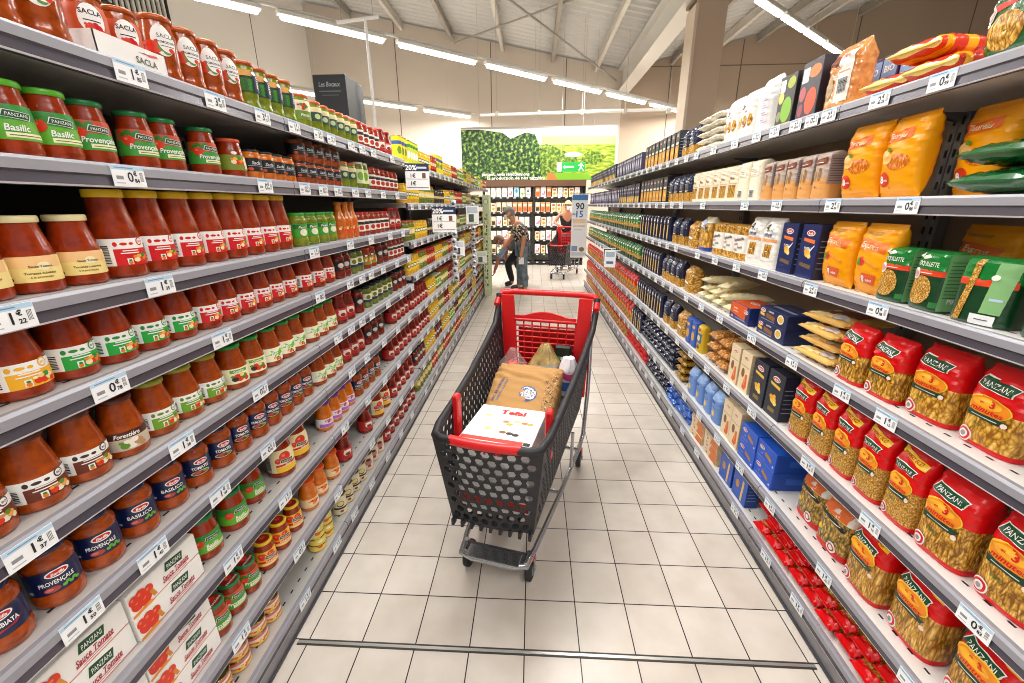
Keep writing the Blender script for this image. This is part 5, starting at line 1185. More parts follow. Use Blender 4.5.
def in_cart(name, parts, p, rz, label, cat, tilt=0., roll=0.):
    M = MC @ Matrix.Translation(p) @ Matrix.Rotation(rz, 4, 'Z') @ Matrix.Rotation(tilt, 4, 'X') @ Matrix.Rotation(roll, 4, 'Y')
    if len(parts) == 1:
        o = link(name, parts[0][1].mesh(name)); o.matrix_world = M
    else:
        o = empty(name); o.matrix_world = M
        for n, mb, lb in parts:
            c = link(n, mb.mesh(n), o)
            if lb: c['label'] = lb
    return tag(o, label, cat)
# white appliance carton at the nose
m = MB().box((-.148, -.16, 0), (.148, .16, .305), P('#f4f3f2', .4), .002)
ts = lambda s, t, o: (s, t, .305 + o)
items = [('rect', -147, -159, 147, 159, P('#f7f6f5', .35)), ('quad', [(-146, -134), (110, -134), (110, -108), (-146, -108)], P('#c8352a')), ('rect', 112, -134, 140, -110, BLACK), T('Tefal', 10, 112, 36, P('#cf2020'), bold=.05, sx=1.15)]
for x, y, c in ((-90, 70, '#e8d27a'), (-100, 30, '#c9c3b6'), (-60, 20, '#b9bcc0'), (-30, 40, '#c7cbd0'), (0, 30, '#b0865a'), (20, 10, '#e2b04a'), (44, 40, '#d9c27a'), (80, 34, '#e07a3a'), (104, 30, '#e8a24a'), (-60, -40, '#e8c86a'), (-20, -50, '#f0e2b4'), (10, -56, '#8a5a2a'), (40, -60, '#3a2c26'), (66, -66, '#2c2a2c')):
    items.append(('ell', x, y, 15, 11, P(c)))
art(m, items, ts, .0005, .0003, 9)
art(m, [('rect', -147, 1, 147, 304, P('#f1efee', .4)), ('quad', [(-146, 20), (146, 20), (146, 60), (-146, 60)], P('#c8352a')), ('ell', 0, 180, 70, 60, P('#d8d4d0')), T('Tefal', 0, 280, 34, P('#cf2020'), bold=.05)], flat_surf(-.16), .0005, .0003, 9)
in_cart('appliance_carton', [('carton', m, None)], (-.005, -.29, .356), .0, 'white appliance carton with red lettering at the cart nose', 'box')
# kraft paper bag lying across the middle
def lump(nx, ny, nz, fn, mat_fn, mb, seed=0):
    pass
b, surf = bag_mesh(.35, .17, .37, 'stand', [(0, P('#b98d58', .75, 0, 0, .2))], 51, nz=40, seg=48, amp=2.6)
lab = MB()
art(lab, [('ell', 36, 150, 44, 44, P('#1f3f7c')), ('ell', 36, 150, 39, 39, WHITE), ('ell', 36, 150, 37, 37, P('#1f3f7c')), T('ZERO', 36, 158, 20, WHITE, bold=.03), T('DECHET', 36, 136, 11, WHITE), T('OBJECTIF', 36, 176, 8, WHITE),
          T('SAC EN PAPIER', -120, 160, 15, P('#2f4a86'), rot=78, bold=.02), T('100% RECYCLABLE', -96, 158, 11, P('#4a5f8e'), rot=78)] + [('ell', rng.uniform(112, 168), rng.uniform(40, 290), 2.6, 2.2, P(rng.choice(['#7a5a34', '#e6d2a8', '#8a3a2c', '#3a3a3a', '#d8b06a']))) for _ in range(170)], surf, .0012, .00002, .014)
in_cart('paper_bag', [('bag', b, None), ('print', lab, 'printed logo and speckled side band')], (-.015, -.07, .52), -.02, 'brown kraft paper bag with round blue logo in the cart', 'bag', tilt=radians(-57))
# groceries under and behind it
b, s2 = bag_mesh(.33, .18, .085, 'brick', [(0, P('#8f8c84', .6))], 52); in_cart('grocery_sack', [('bag', b, None)], (0, .10, .392), 0, 'grey sack under the brown paper bag in the cart', 'bag')
rr = random.Random(4)
def crumple(rx, ry, rz, seed, amp, mat, nz=16, seg=30, top=None, smooth=False):
    r = random.Random(seed); ph = [r.uniform(0, 6.3) for _ in range(8)]
    mb = MB()
    def fn(a, t):
        an = 2*pi*a; z = t
        k = sin(pi * min(1, .12 + .88*t)) ** .6 if top is None else top(t)
        w = 1 + amp * (sin(3*an + ph[0] + 4*t) + .7*sin(7*an + ph[1] - 9*t) + .5*sin(13*an + ph[2] + 17*t) + .4*sin(23*an + ph[3]))
        return (rx*k*w*cos(an), ry*k*w*sin(an), rz*t + .012*amp*8*sin(9*an + ph[4])*t)
    mb.grid(fn, seg, nz, mat, smooth)
    mb.add([fn(i/seg, 0) for i in range(seg)], [tuple(range(seg))[::-1]], mat); mb.add([fn(i/seg, 1) for i in range(seg)], [tuple(range(seg))], mat)
    return mb
def film(key, col, alpha, rough=.15):
    if key in MATS: return MATS[key]
    mt, nt, bs = nodes_of(key); bs.inputs['Base Color'].default_value = lin(col); bs.inputs['Roughness'].default_value = rough; bs.inputs['Alpha'].default_value = alpha; bs.inputs['Specular IOR Level'].default_value = .8
    MATS[key] = mt; return mt
neck = lambda t: (.9 + .1*sin(pi*min(1, t*1.6)) if t < .62 else .86 - .62*((t - .62)/.38)**.8)
cl = film('clear_film', '#eef2f3', .13)
in_cart('produce_bag', [('film', crumple(.082, .076, .20, 11, .05, cl, top=neck), 'thin clear plastic film')], (-.145, .34, .575), 0, 'clear plastic bag of red apples in the cart', 'bag')
for i, (x, y, z) in enumerate(((-.182, .315, .58), (-.105, .313, .58), (-.145, .38, .58), (-.143, .328, .644))):
    ap = MB().lathe([(.004, .004), (.018, 0), (.032, .012), (.038, .032), (.034, .052), (.022, .064), (.008, .060), (.002, .056)], 18, noise_mat('apple_skin', [(.3, '#a8141a'), (.7, '#d8402a')], 30, 2, .3))
    st = MB().tube([(0, 0, .056), (.004, .002, .076)], .0018, P('#4a3018'), 5)
    in_cart('red_apple', [('apple', ap, None), ('stem', st, None)], (x, y, z), 0, f'red apple in the clear bag, {("nearer handle-left", "nearer handle-right", "rearmost", "topmost")[i]} one'.replace('handle-left', 'outer').replace('handle-right', 'inner'), 'apple')
pk = noise_mat('brown_wrap', [(.35, '#7d6434'), (.65, '#b99f63')], 18, 4, .35, .3)
m1 = crumple(.105, .09, .27, 21, .05, pk, top=lambda t: 1 if t < .45 else 1 - .8*((t-.45)/.55)**1.1)
m2 = MB().grid(lambda a, t: ((.102 - .02*t)*cos(-pi*.75 + a*pi*.7)*(1.1), (.088 - .02*t)*sin(-pi*.75 + a*pi*.7)*1.12, .06 + .11*t), 12, 8, film('window_film', '#c3cac6', .8, .12))
in_cart('bread_bag', [('wrapper', m1, None), ('clear_window', m2, 'clear plastic window')], (.035, .37, .54), .2, 'crumpled brown-and-clear bread bag in the cart', 'bag')
m = MB().box((-.05, -.02, 0), (.05, .02, .235), P('#1d2420', .3), .012); art(m, [('ell', -20, 160, 20, 12, P('#3a8f4a')), ('quad', [(-10, 150), (40, 150), (40, 170), (-10, 170)], P('#d8dcd8'))], flat_surf(-.02), .0006)
in_cart('black_packet', [('packet', m, None)], (.115, .475, .54), -.0, 'black packet with green spot behind the bread bag', 'packet')
m = crumple(.052, .05, .20, 31, .03, P('#e9e4ec', .35), top=lambda t: 1 if t < .7 else 1 - .4*(t-.7)/.3)
m.grid(lambda a, t: (.056*cos(-pi + pi*a), .054*sin(-pi + pi*a), .10 + .035*t + .01*sin(8*a)), 14, 3, P('#d84a8a', .35)); m.grid(lambda a, t: (.056*cos(-pi + pi*a), .054*sin(-pi + pi*a), .03 + .05*t), 14, 3, P('#3a7ad0', .35))
in_cart('tissue_pack', [('pack', m, None)], (.175, .29, .57), 0, 'white, pink and blue packet at the cart side', 'packet')
b, s2 = bag_mesh(.37, .24, .13, 'brick', [(0, P('#5f6a66', .6))], 53); in_cart('grocery_sack', [('bag', b, None)], (0, .345, .402), 0, 'dull green sack beneath the bread bag in the cart', 'bag')
# ------------------------------------------------------------------ rear of the store
GB = {'rng': random.Random(12)}
def rear_bay(x0, x1, label):
    r = empty('rear_shelf_bay', ((x0+x1)/2, 11.3, 0)); W = x1 - x0; dk = P('#2b2826', .5)
    lv = [1.73, 1.36, 1.01, .655, .30, .09]
    link('back_panel', MB().box((-W/2, .40, 0), (W/2, .42, 2.14), P('#d8d2c8', .6)).mesh('back_panel'), r)
    link('fascia', MB().box((-W/2, -.02, 1.985), (W/2, .40, 2.14), P('#6a4a34', .6)).mesh('fascia'), r)
    for x in (-W/2 + .012, W/2 - .012): link('upright', MB().box((x - .012, .02, 0), (x + .012, .40, 2.0), dk).mesh('upright'), r)
    sm = MB().box((-W/2, 0, -.035), (W/2, .40, 0), dk, .003)
    for i in range(7): sm.box((-W/2 + .08 + i*.18, -.003, -.03), (-W/2 + .14 + i*.18, 0, -.006), P('#e9ecee'))
    sme = sm.mesh('shelf')
    for z in lv: link('shelf', sme, r, (0, 0, z))
    link('kick_plate', MB().box((-W/2, .03, 0), (W/2, .05, .055), P('#35322f', .5)).mesh('kick_plate'), r)
    return tag(r, label, 'shelving', 'rear wall shelf bays')
rear_bay(-1.32, 0, 'dark-shelved rear bay on the sauce side, under the field poster')
rear_bay(0, 1.32, 'dark-shelved rear bay on the pasta side, under the field poster')
def gbox(key, look, W, D, H, c, items):
    b = MB().box((-W/2, -D/2, 0), (W/2, D/2, H), P(c, .45), .004); art(b, items, flat_surf(-D/2), .0006, .0005, 9)
    define(key, 'biscuit_box', 'box', look, [('carton', b, None)], W, H, D)
gbox('gw', 'white biscuit box', .125, .1, .23, '#f2efe8', [('ell', 0, 90, 36, 30, P('#e6c9a8')), ('rect', -40, 160, 40, 200, P('#e9dcd8'))])
gbox('gc', 'cream biscuit box', .12, .1, .22, '#f1e2bd', [('ell', 0, 80, 34, 34, P('#d69a4a')), ('rect', -36, 150, 36, 190, P('#b8452e'))])
gbox('go', 'orange-windowed biscuit box', .11, .1, .24, '#efa673', [('rect', -44, 30, 44, 120, P('#c9673a')), ('rect', -40, 150, 40, 200, P('#f3d9c0'))])
gbox('gd', 'tan box with dark window', .12, .1, .24, '#e4cfae', [('rect', -46, 30, 46, 120, P('#4a3c30')), ('rect', -46, 120, 46, 136, P('#c9a04a')), ('rect', -40, 160, 40, 205, P('#f0e8dc'))])
gbox('gb', 'pale blue biscuit box', .13, .1, .245, '#a9d2e4', [('ell', 0, 150, 30, 46, P('#3d8fb8')), ('rect', -40, 30, 40, 80, P('#dff0f6'))])
gbox('gp', 'pink-and-white biscuit box', .14, .1, .25, '#f4e4e2', [('ell', 0, 70, 44, 30, P('#e79aa8')), ('rect', -46, 150, 46, 190, P('#d8d8dc')), ('rect', 20, 90, 50, 140, P('#c24a4a'))])
gbox('gs', 'white box with dark round seal', .13, .1, .24, '#f1efee', [('ell', 0, 150, 32, 32, P('#20244a')), ('ell', 0, 150, 16, 16, P('#c9c9d6')), ('rect', -44, 60, 44, 70, P('#3a3a44'))])
gbox('gg', 'pale green biscuit box', .12, .1, .22, '#e3ecc4', [('ell', 6, 80, 34, 26, P('#7fb04a')), ('rect', -40, 150, 40, 186, P('#f6f2e0'))])
rows = [(1.73, ['gw', 'gw', 'gw', 'gw', 'gp', 'gb', 'gg', 'gs', 'go', 'gp', 'go', 'gc', 'gw', 'gc', 'gc']), (1.36, ['gw', 'gc', 'gd', 'gd', 'gd', 'go', 'go', 'go', 'go', 'gd', 'go', 'go', 'gc', 'gc', 'gc']),
        (1.01, ['gw', 'gd', 'gp', 'gc', 'gd', 'gd', 'gw', 'gw', 'gp', 'gc', 'gw', 'gp', 'gw', 'gc', 'gw']), (.655, ['gd', 'gw', 'gw', 'gp', 'gc', 'gw', 'gp', 'gw', 'gc', 'gw', 'gp', 'gw', 'gp', 'gw', 'gc']),
        (.30, ['gw', 'gd', 'gg', 'gw', 'gc', 'gp', 'gg', 'gw', 'gp', 'gc', 'gw', 'gg', 'gw', 'gp', 'gw']), (.09, ['gc', 'gw', 'gg', 'gw', 'gd', 'gw', 'gc', 'gp', 'gg', 'gw', 'gc', 'gw', 'gw', 'gg', 'gc'])]
for ri, (z, ks) in enumerate(rows):
    x = -1.27; cnt = {}; tot = {}; fit = []
    for k in ks * 2:
        w_ = KIND[k]['w'] + .022
        if KIND[k]['h'] > ([9, .33, .31, .31, .31, .165][ri]): continue
        if x + w_ > 1.28: break
        if x < 0 < x + w_: x = .03
        fit.append((k, x + w_/2)); x += w_; tot[k] = tot.get(k, 0) + 1
    for k, x in fit:
        cnt[k] = cnt.get(k, 0) + 1
        put(k, (x, 11.3 + .075, z + .001), (0, 0, GB['rng'].uniform(-.05, .05)), f"{KIND[k]['look']}, {ordinal(cnt[k])} of its look from sauce side, rear {shelf_phrase(ri+1, 6)}" if tot[k] > 1 else f"{KIND[k]['look']} on the rear shelf, {shelf_phrase(ri+1, 6)}", f"{KIND[k]['look']}s on the rear shelves")
# field poster
FOL = noise_mat('poster_foliage', [(.36, '#0a1a0a'), (.47, '#1f4418'), (.55, '#54802a'), (.64, '#a9bf60'), (.74, '#e6edc4')], 13, 8, .5)
FLD = noise_mat('poster_field', [(.35, '#5f8a1e'), (.5, '#97b030'), (.65, '#c9cc62')], 5, 5, .5, stretch=(1, 1, 4))
VIN = noise_mat('poster_vines', [(.35, '#284c18'), (.5, '#5f8426'), (.65, '#aab844')], 14, 6, .5)
pb = MB().box((-1.97, 0, -.61), (1.97, .03, .61), P('#f2f0ea', .6))
art(pb, [('rect', -1960, -605, 1960, 605, P('#f4f6ea', .5)), ('rect', 100, 130, 1960, 430, P('#cfdc86', .5)), ('rect', 0, -605, 1960, 230, FLD),
         ('star', [(-1960, -605), (-300, -605), (100, -560), (330, -300), (260, -40), (60, 180), (-80, 480), (-320, 520), (-700, 380), (-900, 520), (-1200, 560), (-1500, 600), (-1960, 600)], FOL),
         ('star', [(100, -540), (700, -420), (1100, -300), (1000, -60), (600, 120), (200, 260), (40, 80)], VIN), ('ell', 900, 0, 220, 60, P('#cfdde0', .5)), ('star', [(1080, -200), (1500, -260), (1750, -60), (1500, 60), (1300, 80), (1150, -20)], VIN),
         ('quad', [(240, -600), (560, -600), (420, -440), (260, -440)], P('#d8793a')), ('quad', [(520, -600), (1500, -600), (1300, -460), (420, -420)], P('#79b52c')), ('rect', -1960, -605, -400, -600, P('#8a9a4a')),
         T('partout, nous sélectionnons', -830, -450, 74, P('#ffffff', .4), bold=.02, w=1240), T('la production de nos terroirs', -560, -545, 74, P('#ffffff', .4), bold=.02, w=1500)], flat_surf(0), .001, .001, .5)
o = link('field_poster', pb.mesh('field_poster'), None, (.09, 11.62, 2.755)); tag(o, 'long poster of green vines and fields above the rear shelf', 'poster')
for x, z in ((-1.5, 3.36), (1.6, 3.36)):
    pass
wm = MB()
pw = empty('poster_rail', (0, 11.66, 3.40)); link('rail', MB().box((-1.98 + .09, -.01, -.032), (1.98 + .09, .02, .02), STEELD).mesh('rail'), pw)
for x in (-1.4, 0, 1.5): link('wire', MB().tube([(x, 0, 0), (x, 0, zroof(x) - 3.4)], .004, STEELD, 5).mesh('wire'), pw)
tag(pw, 'thin grey rail on wires holding the field poster', 'rail')
# running-man exit sign
ex = MB().box((-.34, -.02, -.105), (.34, .02, .105), P('#f2f4f0', .4), .004)
WG = emit('lit_white', '#ffffff', .7); EG = emit('lit_green', '#1da03c', .5)
art(ex, [('rect', -230, -104, 338, 104, EG), ('rect', -330, -90, -236, 90, WG), ('quad', [(-150, -18), (60, -18), (60, 18), (-150, 18)], WG), ('star', [(-150, -44), (-150, 44), (-195, 0)], WG),
         ('ell', 240, 72, 20, 20, WG), ('quad', [(215, -10), (255, -10), (262, 52), (222, 52)], WG), ('quad', [(170, 24), (222, 36), (222, 52), (166, 42)], WG), ('quad', [(258, 34), (300, 6), (310, 18), (262, 52)], WG), ('quad', [(215, -10), (240, -14), (200, -84), (178, -76)], WG), ('quad', [(238, -8), (256, -10), (290, -60), (274, -70)], WG), ('quad', [(274, -70), (290, -60), (312, -88), (296, -94)], WG)], flat_surf(-.02), .001, .001, 9)
o = empty('exit_sign', (.89, 10.9, 2.405)); link('sign_face', ex.mesh('sign_face'), o)
for x in (-.25, .25): link('hanger', MB().tube([(x, 0, .105), (x, 0, zroof(.9) - 2.45)], .004, STEELD, 5).mesh('hanger'), o)
tag(o, 'green lit exit sign with running man and arrow', 'sign')
# hanging white rail across the rear, suspended T-post
o = empty('ceiling_duct', (1.1, 11.0, 3.62)); link('duct', MB().tube([(-2.4, 0, -.05), (2.6, 0, .02)], .035, HOUSING, 10).mesh('duct'), o)
for i in range(5): x = -2 + i*1.0; link('clamp', MB().box((x - .04, -.045, -.07), (x + .04, .045, .03), STEELD, .005).tube([(x, 0, 0), (x, 0, zroof(1.1 + x) - 3.62)], .004, STEELD, 5).mesh('clamp'), o)
tag(o, 'white pipe hung across the store before the poster', 'pipe')
o = empty('hanging_post', (-2.1, 6., 3.72)); link('post', MB().tube([(0, 0, 0), (0, 0, -1.2)], .02, P('#f2f0ec', .5), 8).mesh('post'), o); link('crossbar', MB().tube([(-.36, 0, -.03), (.17, 0, .02)], .022, P('#f2f0ec', .5), 8).mesh('crossbar'), o)
for x in (-.3, .1): link('wire', MB().tube([(x, 0, 0), (x, 0, zroof(-2.1 + x) - 3.72)], .004, STEELD, 5).mesh('wire'), o)
tag(o, 'thin white T-shaped post hung above the sauce shelves', 'post')
# tall rack with the black carton
o = empty('storage_rack', (-2.42, 6.05, 0)); dk = P('#8a8a8c', .4, .5)
for x in (-.22, .22):
    for y in (-.75, .75): link('post', MB().box((x - .025, y - .025, 0), (x + .025, y + .025, 2.52), dk, .003).mesh('post'), o)
for z in (.12, 1.3, 2.5): link('rack_shelf', MB().box((-.25, -.78, z), (.25, .78, z + .03), P('#b9b7b2', .5, .2), .003).mesh('rack_shelf'), o)
tag(o, 'tall grey rack standing behind the sauce shelves', 'rack')
m = MB().box((-.195, -.27, 0), (.195, .27, .46), P('#1d2022', .5), .008)
art(m, [T('Les Bocaux', 0, 360, 50, P('#8d9496'), shear=.2, w=260), ('rect', -130, 280, 130, 292, P('#5a6062')), ('rect', -100, 240, 100, 250, P('#4a5052'))], flat_surf(-.27), .001, .001, 9)
o = link('black_carton', m.mesh('black_carton'), None, (-2.41, 5.72, 2.5315)); tag(o, 'big black carton with grey lettering on the tall rack', 'box')
# grille on the side wall
o = empty('wall_grille', (XW + .004, 7.95, 4.95)); link('grille_frame', MB().box((0, -.75, -.42), (.05, -.70, .42), BLACK).box((0, .70, -.42), (.05, .75, .42), BLACK).box((0, -.70, -.42), (.05, .70, -.38), BLACK).box((0, -.7, .38), (.05, .7, .42), BLACK).box((0, -.7, -.38), (.008, .7, .38), BLACK).mesh('grille_frame'), o)
lv = MB()
for i in range(13): y = -.66 + i*.11; lv.box((.012, y - .022, -.38), (.045, y + .022, .38), P('#d9d6cf', .5))
link('louvres', lv.mesh('louvres'), o); tag(o, 'black-framed vent grille with pale slats on the side wall', 'vent')
# promotional signs
def promo(name, loc, w, h, items, label, rz=0, cat='sign', base='#f3f2f0', hang=None):
    m = MB().box((-w/2, -.003, -h/2), (w/2, .003, h/2), P(base, .45)); art(m, items, flat_surf(-.003), .0006, .0004, .5)
    s_ = 1 if loc[0] > 0 else -1
    m.box((min(s_*(w/2 - .01), s_*(w/2 + .05)), -.002, h/2 - .012), (max(s_*(w/2 - .01), s_*(w/2 + .05)), .002, h/2), P('#d9d9dc', .4))
    o = link(name, m.mesh(name), None, loc, rz); tag(o, label, cat); return o
def twenty(w, h):
    W, H = w*500, h*500
    return [('rect', -W, H*.42, W, H, P('#1c2a4c')), T('20%', -W*.5, H*.7, H*.38, WHITE, bold=.03), ('rect', -W*.05, H*.62, W*.8, H*.76, P('#c9cfdc')), T('1€', -W*.35, H*.1, H*.3, BLACK, bold=.02), T('1€', -W*.35, -H*.48, H*.3, BLACK, bold=.02), ('rect', -W*.9, -H*.18, W*.9, -H*.14, P('#8f949c')), ('rect', W*.4, -H*.1, W*.7, H*.3, P('#7a4a3a')), ('rect', -W*.9, -H*.84, W*.9, -H*.78, P('#6d727a'))]
promo('promo_card', (-.775, 2.93, 1.715), .155, .165, twenty(.155, .165), 'twenty percent promo card standing off the second sauce shelf', .25)
promo('promo_card', (-.755, 3.62, 1.42), .20, .205, twenty(.20, .205), 'twenty percent promo card further along, lower sauce shelf', .25)
for i, (loc, w, h, rz, l, c1, c2) in enumerate((((-.785, 4.45, 1.10), .12, .16, .2, 'small white price card among the yellow condiments', '#c9cdd6', '#3a3f4a'), ((-.765, 5.4, 1.42), .16, .22, .2, 'white two-panel price card at the far condiment shelf', '#b9c4cc', '#4a5a4a'), ((-.765, 6.2, .80), .16, .18, .2, 'pale card low on the far condiment shelves', '#cfd8c4', '#5a6a4a'))):
    promo('price_card', loc, w, h, [('rect', -w*400, h*100, w*400, h*420, P(c1)), ('rect', -w*300, -h*380, w*100, h*40, P(c2)), ('rect', -w*360, -h*460, w*360, -h*420, P('#8a8f94'))], l, rz)
promo('price_card', (.905, 5.0, .93), .13, .20, [('rect', -60, -90, 60, 90, P('#e9eef2')), ('rect', -50, 20, 50, 80, P('#9fb4c4')), ('rect', -40, -60, 40, -30, P('#55708a'))], 'pale blue-white card on the fourth pasta shelf, far bays', -.2)
promo('price_card', (.93, 5.35, .93), .10, .18, [('rect', -44, -80, 44, 80, P('#33402e')), ('ell', 0, 10, 26, 34, P('#8a6a3a'))], 'dark picture card beside the pale card, fourth pasta shelf', -.2)
# hanging banner by the end of the pasta side
o = empty('hanging_banner', (.80, 7.6, 1.17)); m = MB().box((-.135, -.004, -.535), (.135, .004, .535), P('#f0f2f5', .5))
art(m, [('rect', -134, 440, 134, 530, P('#3f7fc0')), T('90', 0, 345, 110, P('#2b2f36'), bold=.02), T('15', 0, 215, 110, P('#2a78c8'), bold=.02), T('dès', -90, 215, 40, P('#2a78c8')), ('rect', -110, 60, 110, 130, P('#f2cfa4')), ('rect', -100, 0, 100, 20, P('#e8b98a')), ('rect', -100, -60, 60, -44, P('#dcd2c4')), ('rect', -120, -420, -20, -330, P('#7f9fc0')), ('ell', 60, -390, 46, 40, P('#8a7a5a')), ('rect', -120, -500, 120, -440, P('#c9d2dc'))], flat_surf(-.004), .0006, .0004, .5)
link('banner_face', m.mesh('banner_face'), o); link('banner_arm', MB().tube([(-.135, .006, .545), (.16, .006, .545), (.20, .006, .545)], .006, STEELD, 6).tube([(.2, .006, .545), (.2, .006, .5)], .006, STEELD, 6).mesh('banner_arm'), o)
tag(o, 'tall white banner with blue top and numbers, pasta aisle end', 'banner')
# slim green cardboard display at the end of the sauces
o = empty('cardboard_display', (-.80, 7.25, 0)); gn = P('#cfdcae', .6)
link('display_body', MB().box((-.055, 0, 0), (.055, .30, 1.70), gn, .004).mesh('display_body'), o)
m = MB(); art(m, [('ell', 0, 1590, 40, 50, P('#9db58a')), ('ell', 0, 1590, 28, 36, P('#e6ecd6'))] + [('rect', -50, z, 50, z + 10, P('#eef2e2')) for z in (120, 420, 720, 1020, 1320)] + [('ell', -20 + 14*(i % 4), 200 + 62*(i // 3), 15, 24, P(('#6f9a4a', '#e9e4cc', '#4a5a3a', '#b8c98a')[i % 4])) for i in range(60)], flat_surf(0), .001, .00001, .5)
link('display_print', m.mesh('display_print'), o); tag(o, 'slim pale-green cardboard display at the far sauce end', 'display stand')
# clip strips of small sachets
for q, (y, z1, z0, l) in enumerate(((4.40, 1.60, .72, 'hanging strip of small silver sachets at the third sauce bay end'), (5.80, 1.58, .55, 'hanging strip of small silver sachets at the fourth sauce bay end'))):
    o = empty('clip_strip', (-.818, y, z1)); link('strip', MB().box((-.008, -.0015, z0 - z1), (.008, .0015, 0), P('#c9cdd0', .3, .5)).box((-.052, -.003, -.012), (.008, .003, 0), P('#c9cdd0', .3, .5)).mesh('strip'), o)
    n = int((z1 - z0) / .075); sb, _ = bag_mesh(.06, .018, .07, 'pillow', [(0, P('#d9dcdf', .25, .3))], 60 + q, nz=10, seg=14); art(sb, [('ell', 0, 36, 18, 14, P('#2f3440'))], _, .0008, .0003, .01); sme = sb.mesh('sachet')
    for i in range(n): so = link('sachet', sme, o, (.006 * (-1)**i, -.013, -.085 - i*.075))
    tag(o, l, 'clip strip')

# ------------------------------------------------------------------ people
def skin(nodes, edges, mat, sub=2, name='body'):
    ks = list(nodes); ix = {k: i for i, k in enumerate(ks)}
    me = bpy.data.meshes.new('tmp'); me.from_pydata([nodes[k][0] for k in ks], [(ix[a], ix[b]) for a, b in edges], [])
    ob = bpy.data.objects.new('tmp', me); COL.objects.link(ob)
    md = ob.modifiers.new('skin', 'SKIN'); md.use_smooth_shade = True
    sv = me.skin_vertices[0].data
    for k in ks:
        r = nodes[k][1]; sv[ix[k]].radius = r if isinstance(r, tuple) else (r, r)
    sv[0].use_root = True
    s2 = ob.modifiers.new('sub', 'SUBSURF'); s2.levels = sub; s2.render_levels = sub
    dg = bpy.context.evaluated_depsgraph_get(); dg.update()
    out = bpy.data.meshes.new_from_object(ob.evaluated_get(dg)); out.name = name
    bpy.data.objects.remove(ob); bpy.data.meshes.remove(me)
    out.materials.clear(); out.materials.append(mat)
    out.polygons.foreach_set('use_smooth', [True]*len(out.polygons))
    return out
def sub_dict(n, keys, grow):
    return {k: (n[k][0], n[k][1] + grow if not isinstance(n[k][1], tuple) else tuple(q + grow for q in n[k][1])) for k in keys}
def hand(n, e, w, d, side, s):
    """palm and five bent fingers from wrist node w along d."""
    p = Vector(n[w][0]); d = Vector(d).normalized(); side = Vector(side).normalized(); nrm = d.cross(side)
    n[s+'palm'] = (tuple(p + d*.055), (.026, .02)); e.append((w, s+'palm'))
    for i, (o_, l) in enumerate(((-.026, .062), (-.009, .075), (.009, .07), (.026, .055))):
        a = p + d*.085 + side*o_; b = a + d*l*.5 + nrm*.008; c = b + d*l*.42 + nrm*.022
        for t, q in zip('abc', (a, b, c)): n[f'{s}f{i}{t}'] = (tuple(q), .0085)
        e += [(s+'palm', f'{s}f{i}a'), (f'{s}f{i}a', f'{s}f{i}b'), (f'{s}f{i}b', f'{s}f{i}c')]
    a = p + d*.03 - side*.036; b = a + d*.035 - side*.018
    n[s+'ta'] = (tuple(a), .011); n[s+'tb'] = (tuple(b), .0095); e += [(s+'palm', s+'ta'), (s+'ta', s+'tb')]
def person(label, J, skinmat, wear, head, look, extra=()):
    """J: joints. wear: (name, keys, edges, material, grow). head: (centre, up, forward)."""
    n, e = {}, []
    for k, v in J.items(): n[k] = v
    E_ = [('pelvis', 'waist'), ('waist', 'chest'), ('chest', 'neck'), ('neck', 'jaw'), ('jaw', 'head'), ('head', 'crown')]
    for s in ('n_', 'f_'):
        E_ += [('chest', s+'sho'), (s+'sho', s+'elb'), (s+'elb', s+'wri'), ('pelvis', s+'hip'), (s+'hip', s+'knee'), (s+'knee', s+'ank'), (s+'ank', s+'toe')]
    e = list(E_)
    for s in ('n_', 'f_'):
        w = Vector(J[s+'wri'][0]); d = w - Vector(J[s+'elb'][0]); hand(n, e, s+'wri', d, Vector(look).cross(d) if abs(Vector(look).normalized().dot(d.normalized())) < .9 else (0, 1, 0), s)
    root = empty('person', Vector(J['pelvis'][0]) * Vector((1, 1, 0)) if False else (J['pelvis'][0][0], J['pelvis'][0][1], 0))
    off = -Vector(root.location)
    def add(nm, me, lb=None):
        o = link(nm, me, root, off)
        if lb: o['label'] = lb
        return o
    add('body', skin(n, e, skinmat))
    for nm, keys, mat, grow, lb in wear:
        ee = [(a, b) for a, b in E_ if a in keys and b in keys]; add(nm, skin(sub_dict(n, keys, grow), ee, mat, name=nm), lb)
    c, up, fwd = [Vector(q) for q in head]; up.normalize(); fwd = (fwd - up*fwd.dot(up)).normalized(); rgt = fwd.cross(up)
    def hp(f, r, u): return c + fwd*f + rgt*r + up*u
    for nm, mb_, lb in extra(hp, fwd, rgt, up): add(nm, mb_.mesh(nm), lb)
    return tag(root, label, 'person')
def cap_mesh(hp, a, b, cz, mat, cut, zmin=-1., back=0.):
    """hair: a shell over the skull, open over the face."""
    m = MB(); N, K = 24, 12; V = []; ok = []
    for j in range(K + 1):
        th = pi * .66 * j / K
        for i in range(N):
            ph = 2*pi*i/N; f, r, u = a*sin(th)*cos(ph), b*sin(th)*sin(ph), cz*cos(th)
            w = 1 + .04*sin(7*ph + 3*th) + .03*sin(13*ph)
            V.append(hp(f*w, r*w, u*w)); ok.append(not (f > cut*a and u < .35*cz))
    F = []
    for j in range(K):
        for i in range(N):
            q = (j*N + i, j*N + (i+1) % N, (j+1)*N + (i+1) % N, (j+1)*N + i)
            if all(ok[t] for t in q): F.append(q)
    m.add(V, F, mat, True); return m
